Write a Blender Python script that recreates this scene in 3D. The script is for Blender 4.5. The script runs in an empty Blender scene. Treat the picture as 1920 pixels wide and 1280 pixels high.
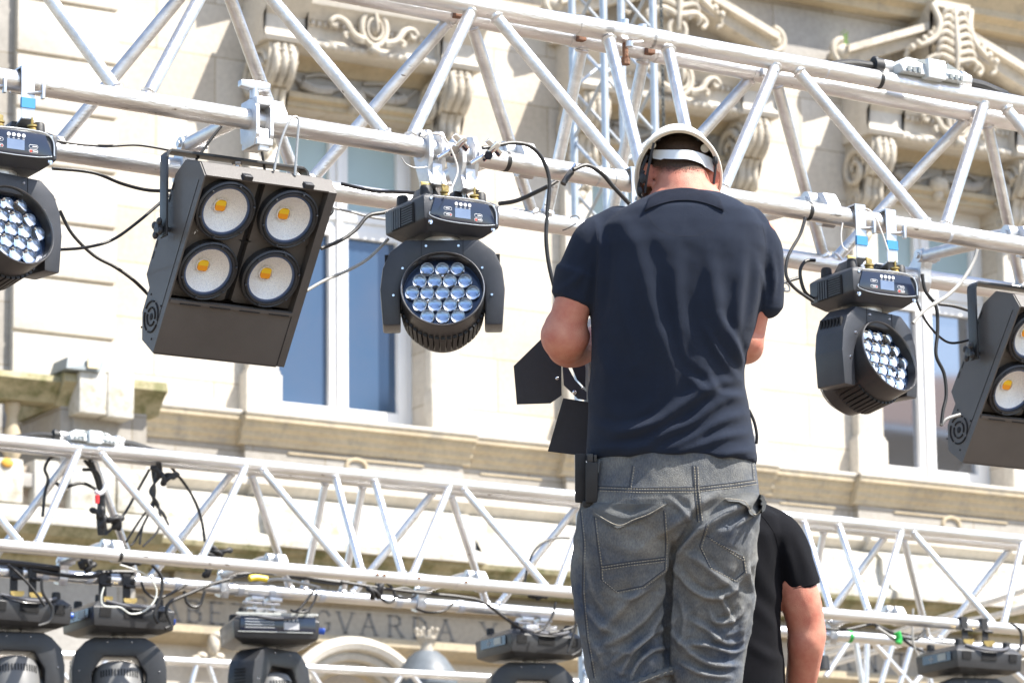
import bpy, bmesh, math, random
import numpy as np
from mathutils import Vector, Matrix
from mathutils.bvhtree import BVHTree
random.seed(7)
rng = np.random.default_rng(11)
S = bpy.context.scene
COL = S.collection
R = math.radians
# ------------------------------------------------------------------ camera
F = 7400.0                                   # focal length in photo pixels (photo 1920 wide)
PITCH, ROLL, HEAD = R(12.4), R(-0.695), R(58.93)
FW = Vector((math.cos(HEAD)*math.cos(PITCH), math.sin(HEAD)*math.cos(PITCH), math.sin(PITCH)))
_rt = Vector((math.sin(HEAD), -math.cos(HEAD), 0)); _up = _rt.cross(FW)
CR = _rt*math.cos(ROLL) + _up*math.sin(ROLL)
CU = -_rt*math.sin(ROLL) + _up*math.cos(ROLL)
FH = Vector((math.cos(HEAD), math.sin(HEAD), 0))       # horizontal forward
RH = Vector((math.sin(HEAD), -math.cos(HEAD), 0))      # horizontal right
ZZ = Vector((0, 0, 1))
def ray(px, py): return FW + CR*((px-960)/F) - CU*((py-640)/F)
def at(px, py, v):
    d = ray(px, py); return d*(v/d.y)
def atd(px, py, d): return ray(px, py)*d
def to_px(P):
    d = P.dot(FW); return 960 + F*P.dot(CR)/d, 640 - F*P.dot(CU)/d, d
cam = bpy.data.cameras.new("camera"); co = bpy.data.objects.new("camera", cam); COL.objects.link(co)
cam.sensor_width = 36; cam.lens = F/1920*36; cam.clip_start = .1; cam.clip_end = 500
co.matrix_world = Matrix(((CR.x, CU.x, -FW.x, 0), (CR.y, CU.y, -FW.y, 0), (CR.z, CU.z, -FW.z, 0), (0, 0, 0, 1)))
cam.dof.use_dof = True; cam.dof.focus_distance = 9.1; cam.dof.aperture_fstop = 12.5
S.camera = co
# ------------------------------------------------------------------ sky + sun
SUN_AZ, SUN_EL = R(40), R(54)
sdir = Vector((math.sin(SUN_AZ)*math.cos(SUN_EL), -math.cos(SUN_AZ)*math.cos(SUN_EL), math.sin(SUN_EL)))
w = bpy.data.worlds.new("World"); S.world = w; w.use_nodes = True
nt = w.node_tree; sky = nt.nodes.new('ShaderNodeTexSky'); sky.sky_type = 'NISHITA'; sky.sun_disc = False
sky.sun_elevation = SUN_EL; sky.sun_rotation = math.atan2(sdir.x, sdir.y)
nt.links.new(sky.outputs[0], nt.nodes['Background'].inputs[0]); nt.nodes['Background'].inputs[1].default_value = .12
sl = bpy.data.lights.new("sun", 'SUN'); sl.energy = 4.6; sl.angle = R(.5); sl.color = (1, .95, .87)
so = bpy.data.objects.new("sun", sl); COL.objects.link(so); so.rotation_euler = (-sdir).to_track_quat('-Z', 'Y').to_euler()
S.view_settings.view_transform = 'Standard'; S.view_settings.look = 'None'; S.view_settings.gamma = 1
S.view_settings.exposure = 1.36
S.cycles.max_bounces = 8
# ------------------------------------------------------------------ materials
def M(name, col, rough=.5, metal=0., var=None, vs=6., bump=0., bs=40., spots=None, ss=60., st=.62, coat=0., spec=None, stretch=None, trans=0., ior=None, sheen=0., mid=None):
    m = bpy.data.materials.new(name); m.use_nodes = True; t = m.node_tree; b = t.nodes['Principled BSDF']
    b.inputs['Roughness'].default_value = rough; b.inputs['Metallic'].default_value = metal
    b.inputs['Coat Weight'].default_value = coat; b.inputs['Coat Roughness'].default_value = .08
    if spec is not None: b.inputs['Specular IOR Level'].default_value = spec
    if trans: b.inputs['Transmission Weight'].default_value = trans
    if ior: b.inputs['IOR'].default_value = ior
    if sheen: b.inputs['Sheen Weight'].default_value = sheen
    c = (*col, 1); b.inputs['Base Color'].default_value = c
    tc = t.nodes.new('ShaderNodeTexCoord'); src = tc.outputs['Object']
    if stretch:
        mp = t.nodes.new('ShaderNodeMapping'); mp.inputs['Scale'].default_value = stretch
        t.links.new(src, mp.inputs[0]); src = mp.outputs[0]
    out = None
    def noise(sc, det=6., rg=.6):
        n = t.nodes.new('ShaderNodeTexNoise'); n.inputs['Scale'].default_value = sc; n.inputs['Detail'].default_value = det
        n.inputs['Roughness'].default_value = rg; t.links.new(src, n.inputs['Vector']); return n.outputs['Fac']
    if var:
        rp = t.nodes.new('ShaderNodeValToRGB'); rp.color_ramp.elements[0].position = .3; rp.color_ramp.elements[1].position = .7
        rp.color_ramp.elements[0].color = (*var, 1); rp.color_ramp.elements[1].color = c
        if mid: e = rp.color_ramp.elements.new(.5); e.color = (*mid, 1)
        t.links.new(noise(vs), rp.inputs[0]); out = rp.outputs[0]
    if spots:
        rp2 = t.nodes.new('ShaderNodeValToRGB'); rp2.color_ramp.elements[0].position = st; rp2.color_ramp.elements[1].position = st+.05
        t.links.new(noise(ss, 4.), rp2.inputs[0])
        mx = t.nodes.new('ShaderNodeMix'); mx.data_type = 'RGBA'
        if out: t.links.new(out, mx.inputs[6])
        else: mx.inputs[6].default_value = c
        mx.inputs[7].default_value = (*spots, 1); t.links.new(rp2.outputs[0], mx.inputs[0]); out = mx.outputs[2]
    if out: t.links.new(out, b.inputs['Base Color'])
    if bump:
        bn = t.nodes.new('ShaderNodeBump'); bn.inputs['Strength'].default_value = bump; bn.inputs['Distance'].default_value = .004
        t.links.new(noise(bs), bn.inputs['Height']); t.links.new(bn.outputs[0], b.inputs['Normal'])
    return m
ALU = M('worn aluminium', (.84, .83, .82), .32, .90, (.60, .58, .56), 30, .45, 190, (.20, .17, .14), 60, .68, stretch=(.22, 1, 1))
ALU2 = M('clean aluminium', (.86, .86, .87), .34, .85, (.66, .66, .66), 14, .3, 120, (.22, .18, .15), 50, .68, stretch=(.35, 1, 1))
CAST = M('cast aluminium', (.72, .72, .73), .38, .8, (.58, .58, .58), 30, .3, 200)
CHROME = M('bright steel', (.8, .8, .82), .12, 1., (.6, .6, .62), 40)
STEEL = M('zinc steel', (.66, .68, .70), .35, .8, (.5, .52, .55), 25)
RUST = M('rusty bolt', (.28, .13, .07), .8, .2, (.16, .1, .07), 60, .6, 200)
BRASS = M('yellow zinc', (.62, .45, .16), .35, .85, (.42, .3, .12), 40)
BLK = M('black powder coat', (.032, .033, .036), .42, 0, (.022, .022, .024), 8, .25, 500, coat=.15)
BLK2 = M('charcoal moulded plastic', (.040, .043, .052), .4, 0, (.028, .030, .036), 14, .3, 600, (.13, .13, .13), 90, .74, coat=.1)
BLKM = M('matt black', (.012, .012, .013), .75, 0, (.008, .008, .009), 10)
RUB = M('black rubber', (.018, .018, .019), .55, 0, (.013, .013, .014), 20, .2, 200)
BROWN = M('dark bronze sheet metal', (.105, .095, .087), .5, 0, (.078, .070, .064), 5, .3, 500, (.2, .19, .18), 80, .76, coat=.1)
PANEL = M('gloss control panel', (.008, .014, .035), .12, 0, coat=.5)
SCRN = M('lcd screen', (.18, .24, .36), .25, 0, (.13, .18, .29), 30)
WHT = M('white print', (.8, .8, .8), .5)
REDP = M('red print', (.6, .05, .03), .5)
GRNP = M('green print', (.1, .5, .2), .5)
BLUEC = M('blue plug plastic', (.03, .12, .6), .35)
GLS = M('lens glass', (.92, .96, 1.), .0, 0, trans=1., ior=1.48)
CUP = M('lens cup silver', (.42, .52, .68), .22, .8)
LED = M('led emitter', (.5, .5, .45), .4)
REFL = None
YEL = M('yellow phosphor', (.95, .62, .02), .4); ORG = M('orange phosphor', (.95, .36, .01), .4)
CAB = M('black cable', (.022, .021, .021), .45, 0, (.014, .014, .014), 30, .2, 300)
CABG = M('grey cable', (.42, .41, .38), .5, 0, (.3, .29, .27), 30)
WIRE = M('steel safety wire', (.5, .5, .48), .4, .6, (.3, .3, .29), 300)
TAPEW = M('clear cable tie', (.62, .64, .68), .35, 0, coat=.2)
TAPEB = M('black tape', (.02, .02, .02), .35, 0, (.03, .03, .03), 60)
TAPEBLUE = M('blue tape', (.04, .24, .52), .5)
TAPEG = M('green tape', (.03, .45, .08), .4)
TAPEY = M('yellow sleeve', (.8, .6, .03), .4)
SKIN = M('pinkish skin', (.62, .29, .20), .46, 0, (.50, .165, .115), 28, .55, 420, spec=.4, mid=(.56, .225, .155))  # the skin's own pinkish tone, mottled by noise
HAIR = M('short cropped hair', (.055, .035, .028), .8, 0, (.10, .06, .045), 300, .5, 900)
NAVY = M('navy pique cotton', (.0115, .0175, .0340), .9, 0, (.0175, .0250, .045), 5, .7, 900, sheen=.05, spec=.2)
NAVY2 = M('black cotton', (.0040, .0044, .0070), .9, 0, (.0028, .003, .005), 30, .5, 700, sheen=.02, spec=.15)
def denim(name, lt, md, dk):
    m = M(name, lt, .88, 0, dk, 7, .9, 520, mid=md, spec=.2); t = m.node_tree; b = t.nodes['Principled BSDF']; cur = b.inputs['Base Color'].links[0].from_socket
    g = t.nodes.new('ShaderNodeNewGeometry'); rp = t.nodes.new('ShaderNodeValToRGB'); rp.color_ramp.elements[0].position = .505; rp.color_ramp.elements[1].position = .60
    t.links.new(g.outputs['Pointiness'], rp.inputs[0]); mx = t.nodes.new('ShaderNodeMix'); mx.data_type = 'RGBA'; t.links.new(rp.outputs[0], mx.inputs[0])
    t.links.new(cur, mx.inputs[6]); mx.inputs[7].default_value = (.30, .30, .29, 1)
    tc = [n for n in t.nodes if n.type == 'TEX_COORD'][0]; mp = t.nodes.new('ShaderNodeMapping'); mp.inputs['Scale'].default_value = (1, 1, .4); t.links.new(tc.outputs['Object'], mp.inputs[0])
    n = t.nodes.new('ShaderNodeTexNoise'); n.inputs['Scale'].default_value = 330; n.inputs['Detail'].default_value = 3; t.links.new(mp.outputs[0], n.inputs['Vector'])
    r2 = t.nodes.new('ShaderNodeValToRGB'); r2.color_ramp.elements[0].position = .35; r2.color_ramp.elements[1].position = .65; r2.color_ramp.elements[0].color = (.72, .72, .75, 1); t.links.new(n.outputs['Fac'], r2.inputs[0])
    m2 = t.nodes.new('ShaderNodeMix'); m2.data_type = 'RGBA'; m2.blend_type = 'MULTIPLY'; m2.inputs[0].default_value = 1; t.links.new(mx.outputs[2], m2.inputs[6]); t.links.new(r2.outputs[0], m2.inputs[7])
    t.links.new(m2.outputs[2], b.inputs['Base Color']); return m
DENIM = denim('faded denim', (.27, .265, .24), (.155, .163, .168), (.050, .073, .122))
DENIMD = M('denim flap', (.17, .17, .16), .9, 0, (.07, .08, .095), 12, .9, 500, sheen=.03, spec=.2)
THREAD = M('denim seam edge', (.035, .042, .058), .9, 0, (.055, .06, .07), 200)
THREADL = M('pale stitching', (.46, .42, .34), .9, 0, (.12, .11, .10), 260)
HELM = M('white helmet plastic', (.82, .78, .69), .32, 0, (.74, .69, .57), 6, .1, 60, (.5, .42, .3), 20, .72, coat=.2)
STRAP = M('white nape strap', (.75, .78, .8), .3, 0, coat=.2)
WEB = M('black webbing', (.015, .015, .017), .7, 0, (.022, .022, .024), 60)
# facade
def stone(name, a, b_, joints=None, bump=.4, moss=None, mt=.52):
    m = M(name, a, .88, 0, b_, 1.3, bump, 14.)
    t = m.node_tree; b = t.nodes['Principled BSDF']; tc = [n for n in t.nodes if n.type == 'TEX_COORD'][0]
    cur = b.inputs['Base Color'].links[0].from_socket
    n2 = t.nodes.new('ShaderNodeTexNoise'); n2.inputs['Scale'].default_value = 24; n2.inputs['Detail'].default_value = 8
    t.links.new(tc.outputs['Object'], n2.inputs['Vector'])
    mx = t.nodes.new('ShaderNodeMix'); mx.data_type = 'RGBA'; mx.blend_type = 'MULTIPLY'; mx.inputs[0].default_value = .35
    t.links.new(cur, mx.inputs[6]); t.links.new(n2.outputs['Fac'], mx.inputs[7]); cur = mx.outputs[2]
    if joints:
        sp = t.nodes.new('ShaderNodeSeparateXYZ'); cb = t.nodes.new('ShaderNodeCombineXYZ')
        t.links.new(tc.outputs['Object'], sp.inputs[0]); t.links.new(sp.outputs[0], cb.inputs[0]); t.links.new(sp.outputs[2], cb.inputs[1])
        br = t.nodes.new('ShaderNodeTexBrick'); br.inputs['Scale'].default_value = 1
        br.inputs['Brick Width'].default_value = joints[0]; br.inputs['Row Height'].default_value = joints[1]
        br.inputs['Mortar Size'].default_value = .006; br.inputs['Mortar Smooth'].default_value = .3
        br.inputs['Color1'].default_value = (1, 1, 1, 1); br.inputs['Color2'].default_value = (.84, .81, .765, 1); br.inputs['Mortar'].default_value = (.62, .55, .44, 1)
        t.links.new(cb.outputs[0], br.inputs[0])
        m2 = t.nodes.new('ShaderNodeMix'); m2.data_type = 'RGBA'; m2.blend_type = 'MULTIPLY'; m2.inputs[0].default_value = 1
        t.links.new(cur, m2.inputs[6]); t.links.new(br.outputs[0], m2.inputs[7]); cur = m2.outputs[2]
    if moss:
        n3 = t.nodes.new('ShaderNodeTexNoise'); n3.inputs['Scale'].default_value = 5; n3.inputs['Detail'].default_value = 9; n3.inputs['Roughness'].default_value = .7
        t.links.new(tc.outputs['Object'], n3.inputs['Vector'])
        rp = t.nodes.new('ShaderNodeValToRGB'); rp.color_ramp.elements[0].position = mt-.12; rp.color_ramp.elements[1].position = mt+.06
        t.links.new(n3.outputs['Fac'], rp.inputs[0])
        m3 = t.nodes.new('ShaderNodeMix'); m3.data_type = 'RGBA'; t.links.new(rp.outputs[0], m3.inputs[0])
        t.links.new(cur, m3.inputs[6]); m3.inputs[7].default_value = (*moss, 1); cur = m3.outputs[2]
    t.links.new(cur, b.inputs['Base Color']); return m
STW = stone('pale limestone wall', (.74, .69, .61), (.64, .575, .485), (1.05, .447))
STP = stone('pale limestone', (.73, .685, .61), (.61, .555, .47), None, .6)
STT = stone('honey limestone', (.62, .53, .38), (.47, .385, .265), None, .7, (.30, .27, .22), .64)
STG = stone('grey weathered and shaded limestone', (.50, .475, .44), (.38, .36, .33), (1.3, .5), .6)  # grey also paints shade into side bay, dado, relief panel and upper band
STM = stone('mossy limestone', (.50, .44, .28), (.38, .33, .20), None, .8, (.16, .155, .07), .54)
STB = stone('lichened pale stone', (.70, .68, .62), (.55, .52, .46), None, .9, (.30, .27, .19), .62)
STO = stone('carved limestone', (.72, .66, .56), (.50, .44, .35), None, .8, (.30, .27, .23), .62)
LETM = stone('grey cut lettering', (.30, .29, .28), (.24, .23, .22))
LICH = M('orange lichen', (.75, .33, .02), .9, 0, (.5, .35, .1), 20)
FRAME = M('white window frame', (.80, .80, .80), .4, 0, (.74, .74, .74), 3)
PANE = M('window glass tinted with sky reflection', (.045, .095, .17), .05, .3, (.075, .105, .165), 1.3, spec=.6)  # blue base colour stands in for the sky reflected in the panes
PANE2 = M('dark window glass', (.30, .32, .36), .03, .9, spec=1.)
BLIND = M('pale teal window blind', (.36, .47, .49), .35, 0, (.33, .43, .45), 2)
GRND = stone('plaza paving', (.34, .31, .27), (.28, .255, .22), (.8, .4))
DECKM = M('brown stage plywood', (.16, .12, .09), .7, 0, (.12, .09, .07), 8)
SLATE = M('slate dome', (.14, .16, .18), .5, 0, (.08, .095, .11), 9)
# ------------------------------------------------------------------ objects
WM = {}
def tag(o, label=None, cat=None, group=None, kind=None):
    if label: o['label'] = label
    if cat: o['category'] = cat
    if group: o['group'] = group
    if kind: o['kind'] = kind
def thing(name, label, cat, loc=(0, 0, 0), rot=None, group=None):
    o = bpy.data.objects.new(name, None); COL.objects.link(o); o.empty_display_size = .1
    m = Matrix.Translation(Vector(loc)) @ (rot.to_4x4() if rot is not None else Matrix.Identity(4))
    o.matrix_world = m; WM[o.name] = m; tag(o, label, cat, group); return o
class MB:
    def __init__(s): s.v = []; s.f = []
    def add(s, vs, fs, mat=None):
        n = len(s.v)
        s.v += [tuple(mat @ Vector(p)) if mat is not None else tuple(p) for p in vs]; s.f += [tuple(i+n for i in f) for f in fs]; return s
    def hull(s, pts, mat=None, bev=0., seg=2):
        bm = bmesh.new()
        for p in pts: bm.verts.new(p)
        bmesh.ops.convex_hull(bm, input=bm.verts)
        bmesh.ops.dissolve_limit(bm, angle_limit=.02, verts=bm.verts, edges=bm.edges)
        if bev: bmesh.ops.bevel(bm, geom=bm.edges[:], offset=bev, segments=seg, affect='EDGES', profile=.6)
        return s.bmadd(bm, mat)
    def bmadd(s, bm, mat=None):
        bm.verts.index_update(); vs = [v.co[:] for v in bm.verts]; fs = [[v.index for v in f.verts] for f in bm.faces]; bm.free(); return s.add(vs, fs, mat)
    def box(s, a, b, mat=None, bev=0.):
        (x0, y0, z0), (x1, y1, z1) = a, b
        if bev: return s.hull([(x, y, z) for x in (x0, x1) for y in (y0, y1) for z in (z0, z1)], mat, bev)
        return s.add([(x, y, z) for x in (x0, x1) for y in (y0, y1) for z in (z0, z1)],
                     [(0, 1, 3, 2), (4, 6, 7, 5), (0, 4, 5, 1), (2, 3, 7, 6), (0, 2, 6, 4), (1, 5, 7, 3)], mat)
    def prism(s, poly, d, mat=None, bev=0.):
        """poly: 3D points of a planar polygon, extruded by vector d"""
        d = Vector(d); P = [Vector(p) for p in poly]; n = len(P)
        bm = bmesh.new(); a = [bm.verts.new(p) for p in P]; f = bm.faces.new(a)
        r = bmesh.ops.extrude_face_region(bm, geom=[f]); vs = [g for g in r['geom'] if isinstance(g, bmesh.types.BMVert)]
        for v in vs: v.co += d
        bmesh.ops.recalc_face_normals(bm, faces=bm.faces)
        if bev: bmesh.ops.bevel(bm, geom=bm.edges[:], offset=bev, segments=2, affect='EDGES', profile=.6)
        bmesh.ops.triangulate(bm, faces=[f for f in bm.faces if len(f.verts) > 4])
        return s.bmadd(bm, mat)
    def tube(s, pts, r, seg=10, mat=None, cap=True):
        P = [Vector(p) for p in pts]; n = len(P); rr = r if isinstance(r, (list, tuple)) else [r]*n
        T = [(P[min(i+1, n-1)]-P[max(i-1, 0)]).normalized() for i in range(n)]
        a = T[0].orthogonal().normalized(); vs = []; fs = []
        for i in range(n):
            a = (a - T[i]*a.dot(T[i])).normalized(); b = T[i].cross(a)
            for k in range(seg):
                t = 2*math.pi*k/seg; vs.append(P[i]+(a*math.cos(t)+b*math.sin(t))*rr[i])
        for i in range(n-1):
            for k in range(seg):
                k2 = (k+1) % seg; fs.append((i*seg+k, i*seg+k2, (i+1)*seg+k2, (i+1)*seg+k))
        if cap: fs.append(tuple(range(seg))[::-1]); fs.append(tuple((n-1)*seg+k for k in range(seg)))
        return s.add(vs, fs, mat)
    def cyl(s, p0, p1, r, seg=20, mat=None, r2=None): return s.tube([p0, p1], [r, r if r2 is None else r2], seg, mat)
    def lathe(s, prof, org=(0, 0, 0), axis=(0, 0, 1), seg=32, mat=None, ref=None):
        ax = Vector(axis).normalized(); a = Vector(ref) if ref else ax.orthogonal().normalized(); b = ax.cross(a); o = Vector(org); vs = []; fs = []
        for r, h in prof:
            for k in range(seg):
                t = 2*math.pi*k/seg; vs.append(o+ax*h+(a*math.cos(t)+b*math.sin(t))*max(r, 1e-5))
        for i in range(len(prof)-1):
            for k in range(seg):
                k2 = (k+1) % seg; fs.append((i*seg+k, i*seg+k2, (i+1)*seg+k2, (i+1)*seg+k))
        return s.add(vs, fs, mat)
    def ball(s, c, r, mat=None, seg=16, rings=8):
        rx, ry, rz = (r, r, r) if isinstance(r, (int, float)) else r; c = Vector(c); vs = []; fs = []
        for i in range(rings+1):
            ph = math.pi*i/rings
            for k in range(seg):
                t = 2*math.pi*k/seg; vs.append(c+Vector((rx*math.sin(ph)*math.cos(t), ry*math.sin(ph)*math.sin(t), rz*math.cos(ph))))
        for i in range(rings):
            for k in range(seg):
                k2 = (k+1) % seg; fs.append((i*seg+k, (i+1)*seg+k, (i+1)*seg+k2, i*seg+k2))
        return s.add(vs, fs, mat)
    def build(s, name, mat, parent=None, world=False, sharp=35, label=None, smooth=True):
        me = bpy.data.meshes.new(name); vs = s.v
        if world and parent is not None:
            im = WM[parent.name].inverted(); vs = [tuple(im @ Vector(p)) for p in vs]
        me.from_pydata(vs, [], s.f); me.update()
        bm = bmesh.new(); bm.from_mesh(me); bmesh.ops.remove_doubles(bm, verts=bm.verts, dist=1e-5)
        bmesh.ops.recalc_face_normals(bm, faces=bm.faces); bm.to_mesh(me); bm.free()
        if smooth: me.shade_smooth(); me.set_sharp_from_angle(angle=R(sharp))
        me.materials.append(mat)
        o = bpy.data.objects.new(name, me); COL.objects.link(o)
        if parent is not None: o.parent = parent; WM[o.name] = WM[parent.name].copy()
        else: WM[o.name] = Matrix.Identity(4)
        if label: o['label'] = label
        return o
def smooth_path(pts, n=6):
    P = [Vector(p) for p in pts]; out = []
    for i in range(len(P)-1):
        p0 = P[max(i-1, 0)]; p1 = P[i]; p2 = P[i+1]; p3 = P[min(i+2, len(P)-1)]
        for k in range(n):
            t = k/n; out.append(.5*((2*p1)+(p2-p0)*t+(2*p0-5*p1+4*p2-p3)*t*t+(-p0+3*p1-3*p2+p3)*t**3))
    out.append(P[-1]); return out
# ------------------------------------------------------------------ ground
g = MB(); g.add([(-300, -300, -1.6), (300, -300, -1.6), (300, 300, -1.6), (-300, 300, -1.6)], [(0, 1, 2, 3)])
o = g.build('ground', GRND, None); tag(o, kind='structure')
# ------------------------------------------------------------------ building facade (plane y = V0, x along the street)
V0 = 27.5
bld = thing('stone_building', 'pale carved limestone building behind the scaffold of lights, with tall white framed windows', 'building', (18, V0, -1.6))
CW = [15.03-2.985*1.0*k for k in (1,)] + [15.03, 18.02, 21.0, 23.99]     # window centres (first one stays behind the corner pier)
CW = [15.03, 18.02, 21.0, 23.99]
X0, X1 = 5.0, 34.0
def P3(u, p, z): return (u, V0-p, z)
def run(mb, prof, u0, u1, cap=True):
    """moulding: closed profile of (p,z) extruded along the wall"""
    n = len(prof); vs = [P3(u0, p, z) for p, z in prof]+[P3(u1, p, z) for p, z in prof]
    fs = [(i, (i+1) % n, (i+1) % n+n, i+n) for i in range(n)]
    mb.add(vs, fs)
    bm = bmesh.new(); f = bm.faces.new([bm.verts.new(v) for v in vs[:n]]); bmesh.ops.triangulate(bm, faces=[f]); mb.bmadd(bm)
    bm = bmesh.new(); f = bm.faces.new([bm.verts.new(v) for v in vs[n:]]); bmesh.ops.triangulate(bm, faces=[f]); mb.bmadd(bm)
def blk(mb, u0, u1, p0, p1, z0, z1, bev=0.): mb.box((u0, V0-p1, z0), (u1, V0-p0, z1), None, bev)
HW = .70
ZB, ZT = 6.20, 8.80
m = MB()
edges = [X0]+[e for c in CW for e in (c-HW, c+HW)]+[X1]
blk(m, X0, X1, -.5, 0, ZT, 16.0); blk(m, X0, X1, -.5, 0, -1.6, ZB)
for i in range(0, len(edges), 2): blk(m, edges[i], edges[i+1], -.5, 0, ZB, ZT)
m.build('wall', STW, bld, True)
m = MB(); blk(m, X0, X1, -.9, -.8, ZB-.5, ZT+.5); m.build('dark_interior', M('dark room', (.05, .05, .06), .9), bld, True)
# corner pier with horizontal rustication
m = MB(); zz = 4.95+.447*0
zj = [7.115+.447*k for k in range(-3, 9)]
blk(m, 12.03, 12.90, .0, .045, 5.2, 12)
for a, b_ in zip(zj[:-1], zj[1:]): blk(m, 12.03, 12.90, .04, .085, a+.016, b_-.016, .008)
m.build('corner_pier', STP, bld, True)
m = MB(); blk(m, 10, 12.03, -.0, .02, 5.2, 12); m.build('side_bay', STG, bld, True)  # grey tone paints the shade beside the pier into this recessed wall
# windows
for i, c in enumerate(CW):
    V1 = -.25
    w_ = MB()
    pc = c+.0
    blk(w_, c-HW, c+HW, V1-.06, V1+.03, ZB, ZB+.10); blk(w_, c-HW, c+HW, V1-.06, V1+.03, ZT-.08, ZT)
    for u0, u1 in ((c-HW, c-HW+.05), (c+HW-.05, c+HW)): blk(w_, u0, u1, V1-.06, V1+.03, ZB+.10, ZT-.08)
    blk(w_, c-HW+.05, c+HW-.05, V1-.06, V1+.028, 7.90, 7.965)
    fr = w_.build('window', FRAME, bld, True, 30)
    s_ = MB()
    for sx in (-1, 1):
        u0, u1 = (c-HW+.05, c+.01) if sx < 0 else (c+.012, c+HW-.05)
        for z0, z1 in ((ZB+.10, 7.90), (7.965, ZT-.08)):
            a = .085
            blk(s_, u0, u0+a, V1-.03, V1+.05, z0, z1, .006); blk(s_, u1-a, u1, V1-.03, V1+.05, z0, z1, .006)
            blk(s_, u0+a, u1-a, V1-.03, V1+.048, z0, z0+.09); blk(s_, u0+a, u1-a, V1-.03, V1+.048, z1-.07, z1)
    blk(s_, c-.012, c+.03, V1+.05, V1+.075, ZB+.10, ZT-.08, .006)
    s_.build('sash', FRAME, fr, True, 30)
    p_ = MB(); blk(p_, c-HW+.05, c+HW-.05, V1-.012, V1-.004, ZB+.1, 7.93); p_.build('pane', PANE if i < 2 else PANE2, fr, True)
    p_ = MB(); blk(p_, c-HW+.05, c+HW-.05, V1-.012, V1-.004, 7.935, ZT-.05); p_.build('blind', BLIND, fr, True)
    # jamb strips, base blocks
    for s in (-1, 1):
        j = MB()
        a, b_ = sorted((c+s*HW, c+s*(HW+.27))); blk(j, a, b_, 0, .10, ZB+.36, 8.5, .01)
        a, b_ = sorted((c+s*(HW-.012), c+s*(HW+.31))); blk(j, a, b_, .0, .14, ZB+.0, ZB+.33, .012)
        a, b_ = sorted((c+s*(HW), c+s*(HW+.29))); blk(j, a, b_, .0, .12, ZB+.33, ZB+.36)
        j.build('window_jamb', STP, bld, True, 30)
    # lintel panel with relief, mouldings
    l = MB(); run(l, [(-.0, 8.80), (.06, 8.80), (.06, 8.84), (.11, 8.86), (.11, 8.90), (.05, 8.93), (-.0, 8.93)], c-.70, c+.70)
    run(l, [(.0, 9.08), (.06, 9.10), (.10, 9.16), (.16, 9.20), (0, 9.20)], c-.70, c+.70)
    l.build('lintel_moulding', STT, bld, True, 25)
    l = MB(); blk(l, c-.68, c+.68, 0, .04, 8.93, 9.10)
    for s in (-1, 1):   # swag relief
        l.tube(smooth_path([P3(c+s*.07, .07, 9.02), P3(c+s*.2, .09, 8.97), P3(c+s*.36, .09, 8.95), P3(c+s*.5, .08, 9.0), P3(c+s*.6, .06, 9.08)]), [.02]*7+[.045]*11+[.015]*7, 8)
        l.tube(smooth_path([P3(c+s*.1, .06, 9.07), P3(c+s*.3, .07, 9.09), P3(c+s*.45, .06, 9.05)]), .018, 6)
    l.build('relief_panel', STG, bld, True, 40)  # grey tone carries the shade under the entablature in its colour
    l = MB(); l.ball(P3(c, .1, 8.93), (.1, .08, .075)); l.ball(P3(c, .08, 8.84), (.05, .06, .06)); l.build('keystone', STO, bld, True, 60)
    # entablature shelf, frieze, cornice
    e = MB()
    E0, E1 = c-.98, c+.98
    run(e, [(0, 9.20), (.36, 9.20), (.39, 9.225), (.40, 9.25), (.36, 9.27), (.33, 9.30), (.33, 9.43), (.37, 9.45), (.40, 9.50), (.47, 9.55), (.49, 9.62), (.44, 9.66), (.0, 9.72)], E0, E1)
    for s in (-1, 1):  # break-forward over consoles
        cc = c+s*.82
        run(e, [(.3, 9.203), (.44, 9.203), (.46, 9.24), (.42, 9.29), (.42, 9.42), (.48, 9.47), (.56, 9.56), (.56, 9.63), (.5, 9.66), (.3, 9.70)], cc-.19, cc+.19)
    for k in range(22): blk(e, c-.60+.056*k, c-.60+.056*k+.03, .33, .375, 9.405, 9.44)
    for k in range(15): e.ball(P3(c-.60+.085*k, .385, 9.235), (.028, .025, .03), seg=8, rings=5)
    e.build('entablature', STP, bld, True, 25)
    e = MB()   # raking cornice with end volutes
    for s in (-1, 1):
        q = [(c+s*1.10, 9.84), (c+s*.30, 10.16), (c+s*.24, 10.30), (c+s*1.08, 9.97)]
        e.prism([P3(u, 0, z) for u, z in q], (0, -.26, 0)); q = [(c+s*1.12, 9.955), (c+s*.22, 10.29), (c+s*.22, 10.36), (c+s*1.12, 10.02)]
        e.prism([P3(u, 0, z) for u, z in q], (0, -.34, 0))
        pts = []
        for k in range(34):
            t = k/33*3.6*math.pi; rr = .12*(1-k/36); pts.append(P3(c+s*(1.12+rr*math.sin(t)), .24, 9.97+rr*math.cos(t)))
        e.tube(pts, [.032*(1-.4*k/33) for k in range(34)], 8)
        e.ball(P3(c+s*1.12, .2, 9.97), (.09, .10, .08))
    blk(e, c-1.06, c+1.06, 0, .12, 9.68, 9.86)
    e.build('raking_cornice', STO, bld, True, 40)
    if i == 2:
        pass
    # crest on the frieze: ring with scrolled arms
    e = MB()
    ring = [P3(c+.115*math.sin(t), .43, 9.43+.145*math.cos(t)) for t in np.linspace(0, 2*math.pi, 25)]
    e.tube(ring, .027, 8); ring = [P3(c+.07*math.sin(t), .45, 9.42+.09*math.cos(t)) for t in np.linspace(0, 2*math.pi, 19)]; e.tube(ring, .015, 6)
    e.ball(P3(c, .42, 9.44), (.05, .06, .075)); e.ball(P3(c, .47, 9.47), (.02, .03, .08)); e.ball(P3(c, .44, 9.24), (.05, .05, .045))
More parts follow.
